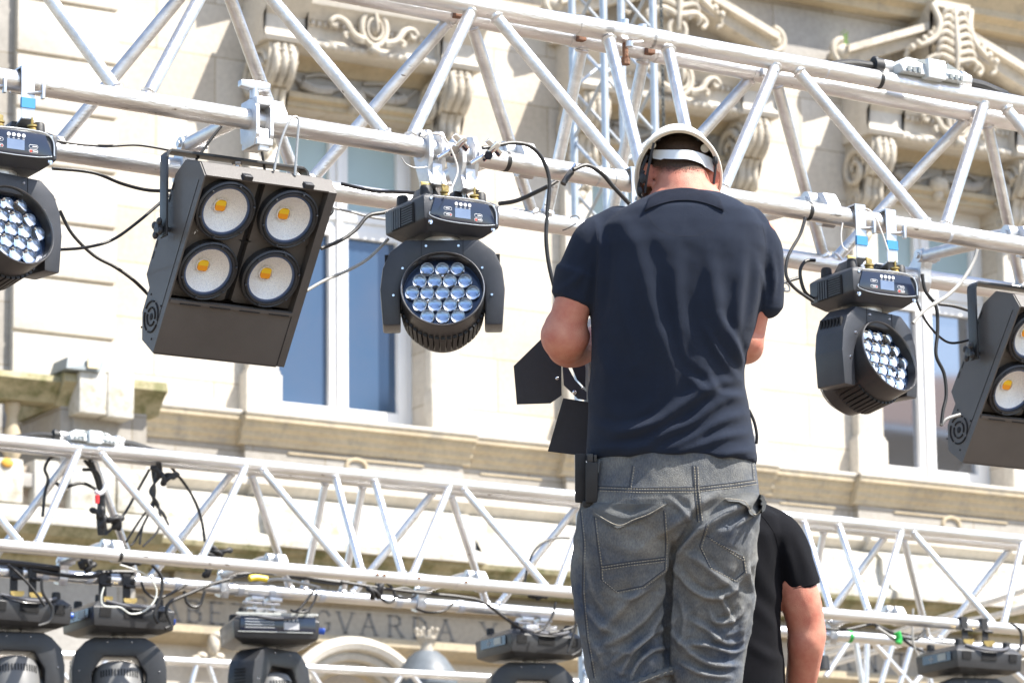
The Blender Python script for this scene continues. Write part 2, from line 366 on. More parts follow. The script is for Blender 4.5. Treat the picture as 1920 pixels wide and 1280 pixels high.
    for s in (-1, 1):
        e.tube(smooth_path([P3(c+s*.10, .44, 9.32), P3(c+s*.2, .45, 9.35), P3(c+s*.27, .45, 9.44), P3(c+s*.35, .44, 9.47), P3(c+s*.40, .43, 9.43), P3(c+s*.36, .43, 9.40), P3(c+s*.345, .43, 9.435)]), [.026]*12+[.024]*13+[.018]*12, 7)
        e.tube(smooth_path([P3(c+s*.10, .44, 9.30), P3(c+s*.17, .44, 9.31), P3(c+s*.23, .44, 9.36), P3(c+s*.28, .44, 9.34), P3(c+s*.26, .44, 9.31)]), .019, 7)
        e.ball(P3(c+s*.055, .44, 9.6), (.03, .04, .05))
    e.build('crest', STO, bld, True, 50)
    # cartouche at the pediment apex: radiating acanthus plume
    e = MB()
    run(e, [(0, 9.86), (.28, 9.86), (.3, 10.1), (.36, 10.14), (.36, 10.2), (.3, 10.25), (.32, 10.45), (.4, 10.5), (.4, 10.56), (0, 10.6)], c-.20, c+.20)
    ring = [P3(c+.085*math.sin(t), .40, 9.86+.10*math.cos(t)) for t in np.linspace(.6, 2*math.pi-.6, 22)]; e.tube(ring, .024, 8)
    e.tube([P3(c, .42, 9.86), P3(c, .45, 10.1), P3(c, .43, 10.5)], [.018, .03, .02], 8)
    for k in range(7):
        z = 10.0+k*.075
        for s in (-1, 1):
            q = .07+.035*(6-k)/2
            e.tube(smooth_path([P3(c+s*.03, .42, z), P3(c+s*q, .44, z+.03), P3(c+s*(q+.05), .42, z-.02), P3(c+s*(q+.035), .40, z-.06)], 4), [.03, .03, .028, .028, .026, .025, .024, .022, .02, .018, .016, .014, .01], 7)
    for s in (-1, 1):
        e.tube(smooth_path([P3(c+s*.22, .38, 10.52), P3(c+s*.17, .42, 10.35), P3(c+s*.22, .42, 10.2), P3(c+s*.34, .40, 10.12), P3(c+s*.45, .36, 10.08), P3(c+s*.5, .34, 10.0), P3(c+s*.44, .34, 9.97)]), [.03]*18+[.026]*10+[.02]*9, 8)
        e.tube(smooth_path([P3(c+s*.10, .42, 9.98), P3(c+s*.2, .42, 10.03), P3(c+s*.3, .4, 9.98), P3(c+s*.27, .4, 9.92)]), .022, 7)
        for k in range(4): e.ball(P3(c+s*(.26+.07*k), .40, 10.22-.05*k), (.028, .03, .035))
    e.build('cartouche', STO, bld, True, 50)
    # scrolled consoles
    for s in (-1, 1):
        cc = c+s*.82; k_ = MB()
        prof = [(0, 9.2), (.40, 9.2), (.40, 9.14)]
        for t in np.linspace(.2, 3.6, 14): prof.append((.24+.15*math.cos(t-.2)*1.0, 9.03-.13*math.sin(t-.2)*1.0) if t < 2.2 else (.24+.15*math.cos(t-.2), 9.03-.13*math.sin(t-.2)))
        prof = [(0, 9.2), (.40, 9.2), (.41, 9.12), (.40, 9.03), (.36, 8.94), (.30, 8.88), (.22, 8.83), (.19, 8.77), (.20, 8.70), (.17, 8.63), (.10, 8.59), (.04, 8.56), (0, 8.55)]
        run(k_, prof, cc-.13, cc+.13)
        for e_ in (-1, 1):   # side volutes
            pts = []
            for k in range(26):
                t = k/25*3.2*math.pi; rr = .125*(1-k/30); pts.append((cc+e_*.135, V0-(.24+rr*math.cos(t)), 9.04+rr*math.sin(t)))
            k_.tube(pts, [.022*(1-.3*k/25) for k in range(26)], 7)
            pts = []
            for k in range(18):
                t = math.pi+k/17*2.6*math.pi; rr = .07*(1-k/22); pts.append((cc+e_*.135, V0-(.11+rr*math.cos(t)), 8.68+rr*math.sin(t)))
            k_.tube(pts, .015, 6)
        for q in (-.075, 0, .075):   # front fluting lobes
            k_.tube(smooth_path([(cc+q, V0-.40, 9.17), (cc+q, V0-.425, 9.08), (cc+q, V0-.40, 8.97), (cc+q, V0-.31, 8.88)]), [.03]*6+[.034]*13, 8)
            k_.tube(smooth_path([(cc+q*.9, V0-.27, 8.86), (cc+q*.9, V0-.23, 8.78), (cc+q*.9, V0-.22, 8.68), (cc+q*.9, V0-.14, 8.60)]), .032, 8)
        pts = []
        for k in range(30):
            t = .4+k/29*3.0*math.pi; rr = .17*(1-k/36); pts.append((cc-s*0-.155, V0-(.17+rr*math.cos(t)), 8.93+rr*1.1*math.sin(t)))
        k_.tube(pts, [.034*(1-.4*k/29) for k in range(30)], 8)
        for k in range(5):
            for q in (-1, 0, 1): k_.ball((cc+q*.06, V0-.41-.012*(k % 2), 9.17-.04*k), (.028, .03, .026), seg=8, rings=5)
        k_.build('console', STO, bld, True, 45)
        k_ = MB()
        for r_ in range(3):
            for q in range(3-r_//2):
                k_.ball((cc+(q-1+(r_//2)*.5)*.07, V0-.12+.02*r_, 8.52-.07*r_), (.034, .05, .042), seg=10, rings=6)
        k_.ball((cc, V0-.09, 8.36), (.04, .05, .06), seg=10, rings=6); blk(k_, cc-.1, cc+.1, 0, .08, 8.30, 8.56)
        k_.build('bracket_drop', STO, bld, True, 60)
# sill cornice, broken forward below each window
def broken(name, prof, mat, fw, hw, sharp=25):
    mb = MB(); us = [13.0]
    run(mb, prof, 13.0, X1)
    for c in CW: run(mb, [((p+fw if p > 0.001 else 0), z-.003) for p, z in prof], c-hw, c+hw)
    return mb.build(name, mat, bld, True, sharp)
broken('sill_cornice', [(0, 6.2), (.15, 6.185), (.16, 6.17), (.16, 6.13), (.135, 6.125), (.12, 6.08), (.09, 6.05), (.08, 6.01), (.06, 5.99), (.05, 5.95), (.0, 5.95)], STT, .07, 1.06)
broken('sill_capping', [(0, 6.215), (.17, 6.205), (.175, 6.19), (.17, 6.172), (0, 6.175)], STP, .07, 1.06)
broken('dado', [(0, 5.95), (.03, 5.95), (.03, 5.72), (0, 5.72)], STG, .07, 1.0)  # grey tone puts the sill cornice's shadow into the colour
m = MB()
for i in range(len(CW)-1):
    c = CW[i]
    for (a, b_) in ((c-.62, c+.62), (c+1.2, CW[i+1]-1.2)):
        for q0, q1 in ((5.76, 5.775), (5.90, 5.915)): blk(m, a, b_, .0, .115 if a < c else .04, q0, q1)
    m.tube([P3(c+.09*math.sin(t), .105, 5.85+.06*math.cos(t)) for t in np.linspace(-1.9, 1.9, 14)], .02, 6)
m.build('dado_panels', STT, bld, True, 30)
broken('plinth_moulding', [(0, 5.74), (.10, 5.73), (.20, 5.70), (.20, 5.61), (.165, 5.59), (.13, 5.55), (.10, 5.53), (0, 5.53)], STP, .07, 1.0)
broken('blocking_course', [(0, 5.53), (.12, 5.53), (.22, 5.50), (.30, 5.44), (.31, 5.30), (.33, 5.20), (.42, 5.17), (.5, 5.13), (.5, 5.07), (.0, 5.07)], STB, .06, .95)
m = MB(); run(m, [(0, 5.07), (.50, 5.07), (.49, 5.03), (.44, 5.0), (.42, 4.97), (.36, 4.95), (.34, 4.92), (.28, 4.90), (.26, 4.87), (0, 4.86)], 13.0, X1)
run(m, [(.0, 5.06), (.62, 5.06), (.60, 5.01), (.55, 4.97), (.5, 4.94), (.4, 4.93), (.38, 4.88), (.3, 4.87), (0, 4.87)], X0, 12.99)
m.build('cornice', STM, bld, True, 25)
m = MB(); run(m, [(0, 4.868), (.14, 4.868), (.14, 4.79), (0, 4.79)], X0, X1); m.build('bed_course', STG, bld, True)
m = MB(); run(m, [(0, 4.79), (.20, 4.79), (.20, 4.74), (.16, 4.725), (0, 4.725)], X0, X1)
run(m, [(0, 4.42), (.10, 4.43), (.20, 4.46), (.20, 4.40), (.14, 4.36), (.1, 4.34), (0, 4.33)], X0, X1)
m.build('architrave', STT, bld, True, 25)
m = MB(); run(m, [(0, 4.725), (.085, 4.725), (.085, 4.42), (0, 4.42)], X0, X1); m.build('frieze', stone('frieze limestone', (.56, .50, .42), (.46, .41, .34), (1.6, .9)), bld, True)
# lettering on the frieze
GLY = {'A': [[(0, 0), (.5, 1)], [(.5, 1), (1, 0)], [(.2, .38), (.8, .38)]], 'B': [[(.1, 0), (.1, 1)], [(.1, 1), (.55, 1), (.75, .9), (.75, .62), (.55, .53), (.1, .53)], [(.55, .53), (.85, .42), (.85, .12), (.6, 0), (.1, 0)]],
       'C': [[(.95, .8), (.75, .97), (.45, 1), (.15, .8), (.05, .5), (.15, .2), (.45, 0), (.75, .03), (.95, .2)]], 'E': [[(.1, 0), (.1, 1)], [(.1, 1), (.8, 1)], [(.1, .52), (.65, .52)], [(.1, 0), (.85, 0)]],
       'Z': [[(.1, 1), (.85, 1), (.1, 0), (.9, 0)]], 'G': [[(.95, .8), (.75, .97), (.45, 1), (.15, .8), (.05, .5), (.15, .2), (.45, 0), (.8, .05), (.9, .15), (.9, .42)], [(.65, .42), (1., .42)]],
       'V': [[(0, 1), (.5, 0)], [(.5, 0), (1, 1)]], 'R': [[(.1, 0), (.1, 1)], [(.1, 1), (.6, 1), (.8, .9), (.8, .62), (.6, .52), (.1, .52)], [(.5, .52), (1, 0)]],
       'D': [[(.1, 0), (.1, 1)], [(.1, 1), (.5, 1), (.85, .8), (.95, .5), (.85, .2), (.5, 0), (.1, 0)]], 'Y': [[(0, 1), (.5, .45)], [(1, 1), (.5, .45)], [(.5, .45), (.5, 0)]],
       'T': [[(0, 1), (1, 1)], [(.5, 0), (.5, 1)]], 'I': [[(.5, 0), (.5, 1)]], 'N': [[(.1, 0), (.1, 1)], [(.1, 1), (.9, 0)], [(.9, 0), (.9, 1)]]}
def glyph(mb, ch, u, z, h, wd, p, r):
    for st in GLY[ch]:
        for a, b_ in zip(st[:-1], st[1:]):
            A = Vector(P3(u+a[0]*wd, p, z+a[1]*h)); B = Vector(P3(u+b_[0]*wd, p, z+b_[1]*h)); d = (B-A).normalized(); n = Vector((0, 1, 0)).cross(d)
            th = r*(.55 if abs(d.z) < .3 or d.x*d.z > .2 else 1.)
            q = [A-n*th-d*th*.5, A+n*th-d*th*.5, B+n*th+d*th*.5, B-n*th+d*th*.5]; mb.prism(q, (0, -.006, 0))
        for e_ in (st[0], st[-1]):
            if ch not in 'CG' and (e_[1] in (0, 1)):
                blk(mb, u+e_[0]*wd-r*2.3, u+e_[0]*wd+r*2.3, p, p+.006, z+e_[1]*h-r*.35, z+e_[1]*h+r*.35)
for ch, px in (('C', 262), ('A', 322), ('B', 366), ('E', 408), ('Z', 448), ('A', 512), ('G', 606), ('V', 648), ('A', 692), ('R', 742), ('D', 788), ('A', 836), ('Y', 917), ('A', 1582), ('N', 1632), ('T', 1690), ('I', 1742)):
    u = at(px, 1090+px*.083, V0-.09).x; mb = MB(); glyph(mb, ch, u-.065, 4.50, .165, .13, .085, .011); mb.build('letter', LETM, bld, True)
# upper string course
m = MB(); run(m, [(0, 10.44), (.18, 10.44), (.20, 10.50), (.28, 10.54), (.28, 10.60), (.32, 10.66), (.40, 10.74), (.42, 10.82), (.42, 10.9), (0, 11.0)], X0, X1); m.build('string_course', STT, bld, True, 25)
m = MB()
run(m, [(0, 9.9), (.012, 9.9), (.012, 10.44), (0, 10.44)], 17, X1); m.build('upper_shade_band', STG, bld, True)  # thin grey band paints in the shadow below the string course
m = MB(); run(m, [(0, 11.0), (.5, 11.0), (.6, 11.3), (.6, 14.2), (.9, 14.5), (.9, 14.8), (0, 15)], X0, X1); m.build('attic', STP, bld, True)
# ground floor pediment arch, dome shaped finial, side scrolls
c = at(660, 1240, V0-.3).x
m = MB()
for rr, th, p in ((.62, .06, .42), (.53, .05, .36), (.46, .035, .3)):
    pts = [P3(c+rr*math.sin(t), p-.05, 3.80+rr*.92*math.cos(t)) for t in np.linspace(-1.25, 1.25, 30)]; m.tube(pts, th, 8)
blk(m, c-.7, c+.7, 0, .3, 2.6, 3.9)
m.build('arched_pediment', STP, bld, True, 40)
m = MB(); m.tube([P3(c+(.44)*math.sin(t), .2, 3.80+.42*math.cos(t)) for t in np.linspace(-1.2, 1.2, 20)], .07, 8); m.build('arch_tympanum', STT, bld, True, 40)
m = MB(); q = at(400, 1215, V0-.2)
for k in range(7): m.ball((q.x+(k-3)*.05, q.y, q.z-.09+.03*math.sin(k*2.)), (.045, .04, .03), seg=10, rings=6)
m.ball((q.x, q.y, q.z+.03), (.05, .05, .09)); m.ball((q.x+.03, q.y, q.z+.1), (.055, .05, .035)); m.build('carved_finial', STO, bld, True, 60)
m = MB()
for k in range(4): q = at(235-k*34, 1130+k*4, V0-.2); m.tube(smooth_path([(q.x, q.y, q.z+.10), (q.x-.05, q.y-.03, q.z+.02), (q.x-.06, q.y-.05, q.z-.15), (q.x-.05, q.y-.05, q.z-.9)]), .055, 8)
m.build('fluted_capital', STT, bld, True, 50)
for px in (215, 380, 1870):
    m = MB(); q = at(px, 1060, V0-.2); blk(m, q.x-.25, q.x+.25, .0, .22, 4.75, 4.93, .01); m.build('frieze_block', STT, bld, True)
# lantern dome with crown stands in front of the wall
q = at(800, 1262, V0-1.0)
dm = thing('domed_lantern', 'grey slate dome with a small gilt crown rising in front of the inscription', 'dome', (q.x, q.y, -1.6))
m = MB(); m.lathe([(.0, .0), (.24, 0), (.24, 4.9), (.22, q.z+1.5), (.245, q.z+1.5), (.245, q.z+1.56), (.22, q.z+1.62), (.15, q.z+1.72), (.09, q.z+1.77), (.0, q.z+1.78)], (0, 0, 0), (0, 0, 1), 28)
m.build('dome', SLATE, dm, sharp=25)
m = MB(); z0 = q.z+1.76; m.lathe([(0, 0), (.06, 0), (.045, .05), (.05, .08), (.075, .11), (.075, .13), (.05, .13), (0, .12)], (0, 0, z0), (0, 0, 1), 20)
for k in range(8):
    t = k*math.pi/4; m.tube([(.07*math.cos(t), .07*math.sin(t), z0+.12), (.085*math.cos(t), .085*math.sin(t), z0+.17)], .009, 6); m.ball((.087*math.cos(t), .087*math.sin(t), z0+.18), .016, seg=8, rings=5)
m.build('crown', STO, dm)
m = MB()
for k in range(9): t = k*.7; m.ball((.235*math.cos(t), .235*math.sin(t), z0-.2), (.03, .03, .035), seg=8, rings=5)
m.build('bead_ring', STO, dm)
# balcony at the left
VB = V0-.9
bal = thing('stone_balcony', 'weathered mossy stone balcony with balusters and cracked parapet at the left edge of the building', 'balcony', (12, VB, -1.6))
def zb(px, py): return at(px, py, VB).z
xr = at(300, 740, VB).x
m = MB()
def prm(mb, prof, u0, u1):
    n = len(prof); mb.prism([(u0, VB-p, z) for p, z in prof], (u1-u0, 0, 0))
zr = zb(60, 705)
prm(m, [(-.25, zr), (.10, zr), (.12, zr-.05), (.08, zr-.09), (.03, zr-.14), (0, zr-.19), (-.2, zr-.19)], 9.0, 12.30)
prm(m, [(-.7, zr+.02), (.16, zr+.02), (.18, zr-.05), (.12, zr-.09), (.06, zr-.15), (.02, zr-.21), (-.7, zr-.21)], 12.02, xr-.02)
m.build('handrail', STM, bal, True, 25)
m = MB(); m.box((12.06, VB-.02, zr-.75), (xr-.12, VB+.7, zr-.2)); m.box((12.15, VB-.05, zr-.72), (12.5, VB, zr-.25), bev=.01); m.build('pedestal', STG, bal, True)
for k in range(9):
    mb = MB(); mb.lathe([(.07, 0), (.07, .05), (.04, .08), (.05, .12), (.085, .2), (.08, .27), (.045, .38), (.04, .45), (.06, .5), (.06, .55)], (11.72-.26*k, VB+.1, zr-.745), (0, 0, 1), 16)
    mb.build('baluster', STT, bal, True)
m = MB(); m.box((9.0, VB-.1, zr-.86), (xr-.05, VB+.7, zr-.755), bev=.01)
m.build('balcony_floor', STG, bal, True)
zt = zb(60, 868); zb_ = zb(60, 955); x_ = 10.9
for i, (a, b_, dz) in enumerate(((-60, 32, 0), (52, 100, .01), (120, 205, -.01), (208, 300, .0), (-160, -70, 0))):
    mb = MB(); ua = at(a, 900, VB).x; ub = at(b_, 900, VB).x
    mb.box((ua, VB-.12, zb_+.02+dz), (ub, VB+.5, zt+dz), bev=.02); mb.build('parapet_stone', STB, bal, True)
m = MB(); m.box((9, VB-.02, zb_+.02), (xr-.02, VB+.6, zt-.03)); m.build('rubble_core', M('brown rubble', (.22, .14, .1), .95, 0, (.45, .4, .33), 22, 1., 30), bal, True)
m = MB(); m.box((9, VB-.16, zb_-.13), (xr, VB+.88, zb_), bev=.015); m.build('ledge', STB, bal, True)
m = MB(); prm(m, [(-.88, zb_-.13), (.15, zb_-.13), (.10, zb_-.2), (.02, zb_-.24), (0, zb_-.3), (-.1, zb_-.34), (-.15, zb_-.42), (-.3, zb_-.44), (-.88, zb_-.44)], 9, xr-.03); m.build('ledge_moulding', STM, bal, True, 25)
m = MB(); m.box((9, VB+.2, -1.6), (xr-.1, VB+.88, zb_-.44)); m.build('balcony_support', STG, bal, True)
m = MB(); q = at(14, 867, VB-.13); m.ball(q, (.05, .012, .035)); m.build('lichen_patch', LICH, bal, True)
# two pale blocks + floodlight
for i, (a, b_) in enumerate(((150, 201), (203, 252))):
    p0 = at(a, 695, VB-.22); p1 = at(b_, 700, VB-.22); zbm = at(a, 772+i*8, VB-.22).z
    o = MB().box((p0.x, VB-.22, zbm), (p1.x, VB+.1, p0.z), None, .008)
    t = thing('stone_block', ('left' if i == 0 else 'right')+' one of the two square pale stone blocks on the mossy balcony pier', 'stone block', (p0.x, VB, zbm), group='square pale blocks on the balcony pier')
    o.build('block_face', STB, t, True)
q = at(165, 686, VB)
fl = thing('floodlight', 'grey slanted floodlight box lying on the balcony pier', 'floodlight', (q.x, VB, q.z))
m = MB(); a = at(124, 690, VB-.25); b_ = at(203, 696, VB-.25)
m.hull([(a.x, VB-.25, a.z), (b_.x-.06, VB-.25, a.z), (a.x+.03, VB-.22, a.z+.10), (b_.x, VB-.22, a.z+.11), (a.x, VB+.05, a.z), (b_.x-.06, VB+.05, a.z), (a.x+.03, VB+.05, a.z+.10), (b_.x, VB+.05, a.z+.11)], None, .006)
m.build('lamp_housing', M('grey flood housing', (.22, .25, .26), .5), fl, True)
m = MB(); m.box(((a.x+b_.x)/2, VB-.262, a.z+.02), ((a.x+b_.x)/2+.09, VB-.24, a.z+.10)); m.build('lamp_glass', M('ivory window', (.7, .6, .4), .4), fl, True)
# small weed on a ledge
q = at(1584, 84, V0-.2)
wd = MB()
for k in range(60):
    t = random.random()*6.28; h = random.random()*.14; r_ = .025*random.random()+.006
    p = Vector((q.x+r_*math.cos(t), q.y+r_*math.sin(t), q.z-.03+h)); d = Vector((math.cos(t), math.sin(t), .8))*.022; n = Vector((-math.sin(t), math.cos(t), 0))*.008
    wd.add([p, p+d*.5+n, p+d, p+d*.5-n], [(0, 1, 2, 3)])
wd.tube([q-ZZ*.05, q+ZZ*.1], .004, 5)
o = wd.build('wall_weed', M('bright green leaves', (.22, .42, .05), .6, 0, (.12, .3, .03), 30), None); tag(o, 'small bright green weed sprouting from the ledge of the pediment', 'plant')
# ------------------------------------------------------------------ opposite house behind the camera (seen mirrored in the panes)
oh = thing('town_house', 'ochre town house across the square, seen only mirrored in the right hand window', 'house', (52, -24, -1.6))
m = MB(); m.box((46, -34, -1.6), (85, -24, 19.3)); m.build('wall', M('ochre render', (.36, .26, .17), .9, 0, (.3, .22, .14), 2), oh, True)
m = MB(); m.prism([(45.5, -23.4, 19.3), (86, -23.4, 19.3), (80, -28, 23), (51, -28, 21)], (0, -.3, 0)); m.build('roof', M('tile roof', (.25, .14, .1), .9), oh, True)
for k in range(7):
    for j in range(5):
        m = MB(); m.box((48+5*k, -24.0, 1.5+3.6*j), (49.5+5*k, -23.9, 3.6+3.6*j)); m.build('window', PANE, oh, True)
# ------------------------------------------------------------------ folding trusses
CHR = .0258; BRR = .0163
def line_x(A, B, x): t = (x-A.x)/(B.x-A.x); return A+(B-A)*t
class Truss: pass
def truss(label, group, bf, bb, tf, tb, front, back, loc, matc=ALU, ext=(2.2, 2.2), r=CHR, rb=BRR):
    """bf,bb,tf,tb: ((px,py),(px,py),v) chord lines; front/back: [(top px,py),(bottom px,py)] braces"""
    T = Truss(); T.root = thing('folding_truss', label, 'truss', loc, group=group)
    T.ch = {}
    for k, (a, b_, v0, v1) in dict(bf=bf, bb=bb, tf=tf, tb=tb).items():
        A = at(*a, v0); B = at(*b_, v1); d = (B-A).normalized(); T.ch[k] = (A-d*ext[0], B+d*ext[1])
        m = MB(); m.tube([T.ch[k][0], T.ch[k][1]], r, 24); m.build('chord', matc, T.root, True, 60)
    def on(k, px, py):
        A, B = T.ch[k]
        # nearest chord point to pixel column px
        lo, hi = 0., 1.
        for _ in range(40):
            mid = (lo+hi)/2; P = A+(B-A)*mid
            if to_px(P)[0] < px: lo = mid
            else: hi = mid
        return A+(B-A)*lo
    T.on = on
    for lst, kt, kb in ((front, 'tf', 'bf'), (back, 'tb', 'bb')):
        for (a, b_) in lst:
            A = on(kt, a[0], a[1]); B = on(kb, b_[0], b_[1]); m = MB(); m.tube([A, B], rb, 16)
            d = (A-B).normalized()
            m.lathe([(rb*1.0, 0), (rb*1.28, .004), (rb*1.0, .010)], A-d*(r*1.02+.0), -d, 16); m.lathe([(rb*1.0, 0), (rb*1.28, .004), (rb*1.0, .010)], B+d*(r*1.02), d, 16)
            m.build('brace', matc, T.root, True, 60)
    return T
T1 = truss('large worn aluminium folding truss spanning the top, directly behind the man in the helmet', 'aluminium folding trusses',
    ((0, 148), (1920, 462), 8.2, 8.2), ((0, 267), (1600, 503), 8.71, 8.71), ((900, 14), (1920, 199), 8.39, 8.39), ((840, 25), (1700, 190), 8.53, 8.53),
    [((-15, -100), (230, 178)), ((412, -38), (270, 182)), ((455, -40), (736, 258)), ((888, 12), (764, 262)), ((918, 17), (1187, 330)), ((1138, 57), (1210, 320)), ((1250, 78), (1312, 350)),
     ((1458, 118), (1350, 362)), ((1486, 121), (1748, 420)), ((1848, 187), (1768, 425)), ((1876, 190), (2130, 500)), ((-60, -110), (-170, 120))],
    [((385, -30), (100, 270)), ((412, -20), (560, 345)), ((852, 62), (572, 350)), ((880, 67), (1003, 412)), ((1095, 104), (1022, 420)), ((1210, 124), (1140, 432)),
     ((1418, 160), (1150, 435)), ((1452, 165), (1548, 492)), ((1822, 232), (1556, 495)), ((1848, 236), (1918, 545))], (5, 8.5, 2.57), ALU)
T2 = truss('second aluminium folding truss behind and below, crossing the lower part of the picture', 'aluminium folding trusses',
    ((0, 1022), (1920, 1180), 14.2, 14.2), ((0, 1070), (1580, 1192), 14.75, 14.75), ((0, 825), (1920, 1012), 14.43, 14.43), ((0, 834), (1920, 1024), 14.57, 14.57),
    [((150, 842), (66, 1027)), ((-130, 815), (45, 1023)), ((183, 845), (362, 1050)), ((463, 870), (375, 1050)), ((485, 872), (657, 1075)), ((627, 885), (680, 1077)), ((700, 890), (757, 1080)),
     ((845, 905), (770, 1083)), ((862, 907), (1030, 1103)), ((1108, 930), (1043, 1105)), ((1125, 932), (1290, 1125)), ((1300, 950), (1305, 1130)), ((1360, 955), (1370, 1134)),
     ((1505, 968), (1560, 1150)), ((1570, 975), (1632, 1154)), ((1692, 988), (1642, 1156)), ((1706, 990), (1868, 1174)), ((1918, 1010), (1880, 1176))],
    [((140, 857), (-28, 1068)), ((170, 860), (259, 1090)), ((442, 887), (275, 1092)), ((468, 890), (547, 1110)), ((612, 904), (568, 1112)), ((682, 911), (640, 1118)),
     ((818, 925), (655, 1119)), ((842, 928), (915, 1138)), ((1088, 952), (928, 1140)), ((1546, 998), (1510, 1186)), ((1664, 1010), (1528, 1188)), ((1692, 1013), (1742, 1204)), ((1898, 1034), (1756, 1205))],
    (8.5, 14.5, 2.58), ALU2, ext=(3, 3))
# joints / couplers / rusty bolts of the near truss
def ring(mb, c, ax, r0, r1, L, seg=24): ax = Vector(ax).normalized(); mb.lathe([(r0, -L/2), (r1, -L/2), (r1, L/2), (r0, L/2)], c, ax, seg)
def chord_dir(T, k): return (T.ch[k][1]-T.ch[k][0]).normalized()
def sleeve(T, k, px, L=.05, r=.0275, mat=ALU, name='coupler_sleeve', par=None):
    P = T.on(k, px, 0); m = MB(); ring(m, P, chord_dir(T, k), .02, r, L); return m.build(name, mat, par or T.root, True, 40)
for k, px, L in (('tf', 1112, .10), ('tf', 1175, .16), ('tf', 1235, .06), ('tb', 1082, .05), ('tb', 1240, .05), ('tb', 870, .06), ('tb', 1425, .06), ('tb', 1828, .06), ('bf', 1165, .06)): sleeve(T1, k, px, L)
for k, px in (('tf', 690), ('tf', 1580), ('bf', 775), ('bf', 870), ('tf', 735)): sleeve(T2, k, px, .09, .0275, ALU2)
for px in (848, 1078, 1207, 1422, 1820):
    P = T1.on('tb', px, 0)+Vector((0, -.028, -.006)); m = MB(); m.box(P-Vector((.012, .012, .012)), P+Vector((.012, .012, .012)), bev=.003); m.build('hinge_bolt', RUST if px < 1300 else CAST, T1.root, True)
m = MB(); P = T1.on('tf', 1172, 0)+Vector((0, -.0, -.045)); m.cyl(P+ZZ*.02, P-ZZ*.035, .008, 10); m.cyl(P-ZZ*.02, P-ZZ*.04, .012, 8); m.build('rusty_pin', RUST, T1.root, True)
m = MB(); P = T1.on('tf', 1172, 0); m.cyl(P+Vector((0, 0, .01)), P+Vector((0, 0, .038)), .011, 12); P2 = T1.on('tf', 1205, 0); m.cyl(P2, P2+Vector((0, 0, .033)), .012, 12)
m.cyl(P+Vector((-.006, -.03, -.03)), P+Vector((-.006, -.03, -.045)), .01, 10); m.cyl(P+Vector((-.006, -.03, -.032)), P+Vector((.035, -.03, -.025)), .003, 8); m.build('locking_pin', STEEL, T1.root, True)
m = MB()
for px in (780, 868, 702, 715): P = T2.on('bf' if px > 760 else 'bf', px, 0)+Vector((0, -.024, .004)); m.cyl(P, P+Vector((0, -.006, 0)), .007, 10)
m.build('set_screw', RUST, T2.root, True)
# folding spreader arms between the lower chords
def spreader(T, px, first=False, w=1.0):
    A = T.on('bf', px, 0); xb = A.x; Aa, Bb = T.ch['bb']; Bp = line_x(Aa, Bb, xb)
    m = MB(); ax = Vector((1, 0, 0))
    top = A+Vector((0, .012, .035)); m.prism([A+Vector((-.022, -.024, -.002)), A+Vector((-.022, -.012, .030)), A+Vector((-.022, .010, .062)), A+Vector((-.022, .040, .066)), A+Vector((-.022, .052, .02)), A+Vector((-.022, .045, -.02)), A+Vector((-.022, .02, -.03))], (.044, 0, 0), bev=.005)
    kn = A+Vector((0, .05, .045)); m.cyl(kn-ax*.050, kn-ax*.018, .024, 20); m.cyl(kn-ax*.056, kn-ax*.05, .010, 12)
    kb = Bp+Vector((0, -.035, .055))
    m.tube([kn-ax*.03, kn+(kb-kn)*.2-ax*.03, kn+(kb-kn)*.5-ax*.02, kb-ax*.01], [.020, .022, .019, .017], 16)
    m.build('spreader_arm', CAST, T.root, True, 40)
    m = MB(); m.prism([Bp+Vector((-.02, -.055, .075)), Bp+Vector((-.02, -.02, .075)), Bp+Vector((-.02, .03, .03)), Bp+Vector((-.02, .03, -.03)), Bp+Vector((-.02, -.02, -.045)), Bp+Vector((-.02, -.032, -.02)), Bp+Vector((-.02, -.034, .02))], (.04, 0, 0), bev=.004)
    m.cyl(kb-ax*.03, kb+ax*.03, .018, 16); m.cyl(kb-ax*.036, kb-ax*.03, .009, 12); m.cyl(kb+ax*.03, kb+ax*.045, .01, 8); m.build('arm_bracket', CAST, T.root, True, 40)
for px in (520, 993, 1560, 1935): spreader(T1, px)
for px in (222, 530, 905, 1690): spreader(T2, px)
spreader(T2, 1245)
# background trusses
def strut(mb, a, b_, v0, v1, r): A = at(*a, v0); B = at(*b_, v1); mb.tube([A, B], r, 12)
T3 = thing('box_truss', 'thin distant aluminium truss running along the very bottom edge of the picture', 'truss', (14, 21.5, 3.4))
v = 21.5
for a, b_ in (((-300, 1205), (2200, 1338)),):
    m = MB(); strut(m, a, b_, v, v, .026); m.build('chord', ALU2, T3, True); m = MB(); strut(m, (a[0], a[1]+92), (b_[0], b_[1]+92), v, v, .026); m.build('chord', ALU2, T3, True)
for a, b_ in (((-170, -100)), ((85, 170)), ((205, 130)), ((390, 420)), ((370, 345)), ((560, 470)), ((580, 640)), ((755, 700)), ((770, 850)), ((960, 890)), ((985, 1060)), ((1100, 1060)), ((1115, 1180))):
    m = MB(); strut(m, (a, 1221+a*.053), (b_, 1313+b_*.053), v, v, .016); m.build('brace', ALU2, T3, True)
T4 = thing('box_truss', 'distant aluminium truss running in depth at the lower right with crossed blue and white struts', 'truss', (18, 20, 3.4))
def depth_pair(a, b_, z):
    A = ray(*a); B = ray(*b_); return A*(z/A.z), B*(z/B.z)
for a, b_, z in (((1535, 1232), (1990, 1085), 3.9), ((1540, 1250), (1990, 1118), 3.65), ((1530, 1216), (1940, 1140), 4.0)):
    A, B = depth_pair(a, b_, z); m = MB(); m.tube([A, B], .02, 12); m.build('chord', CAST, T4, True)
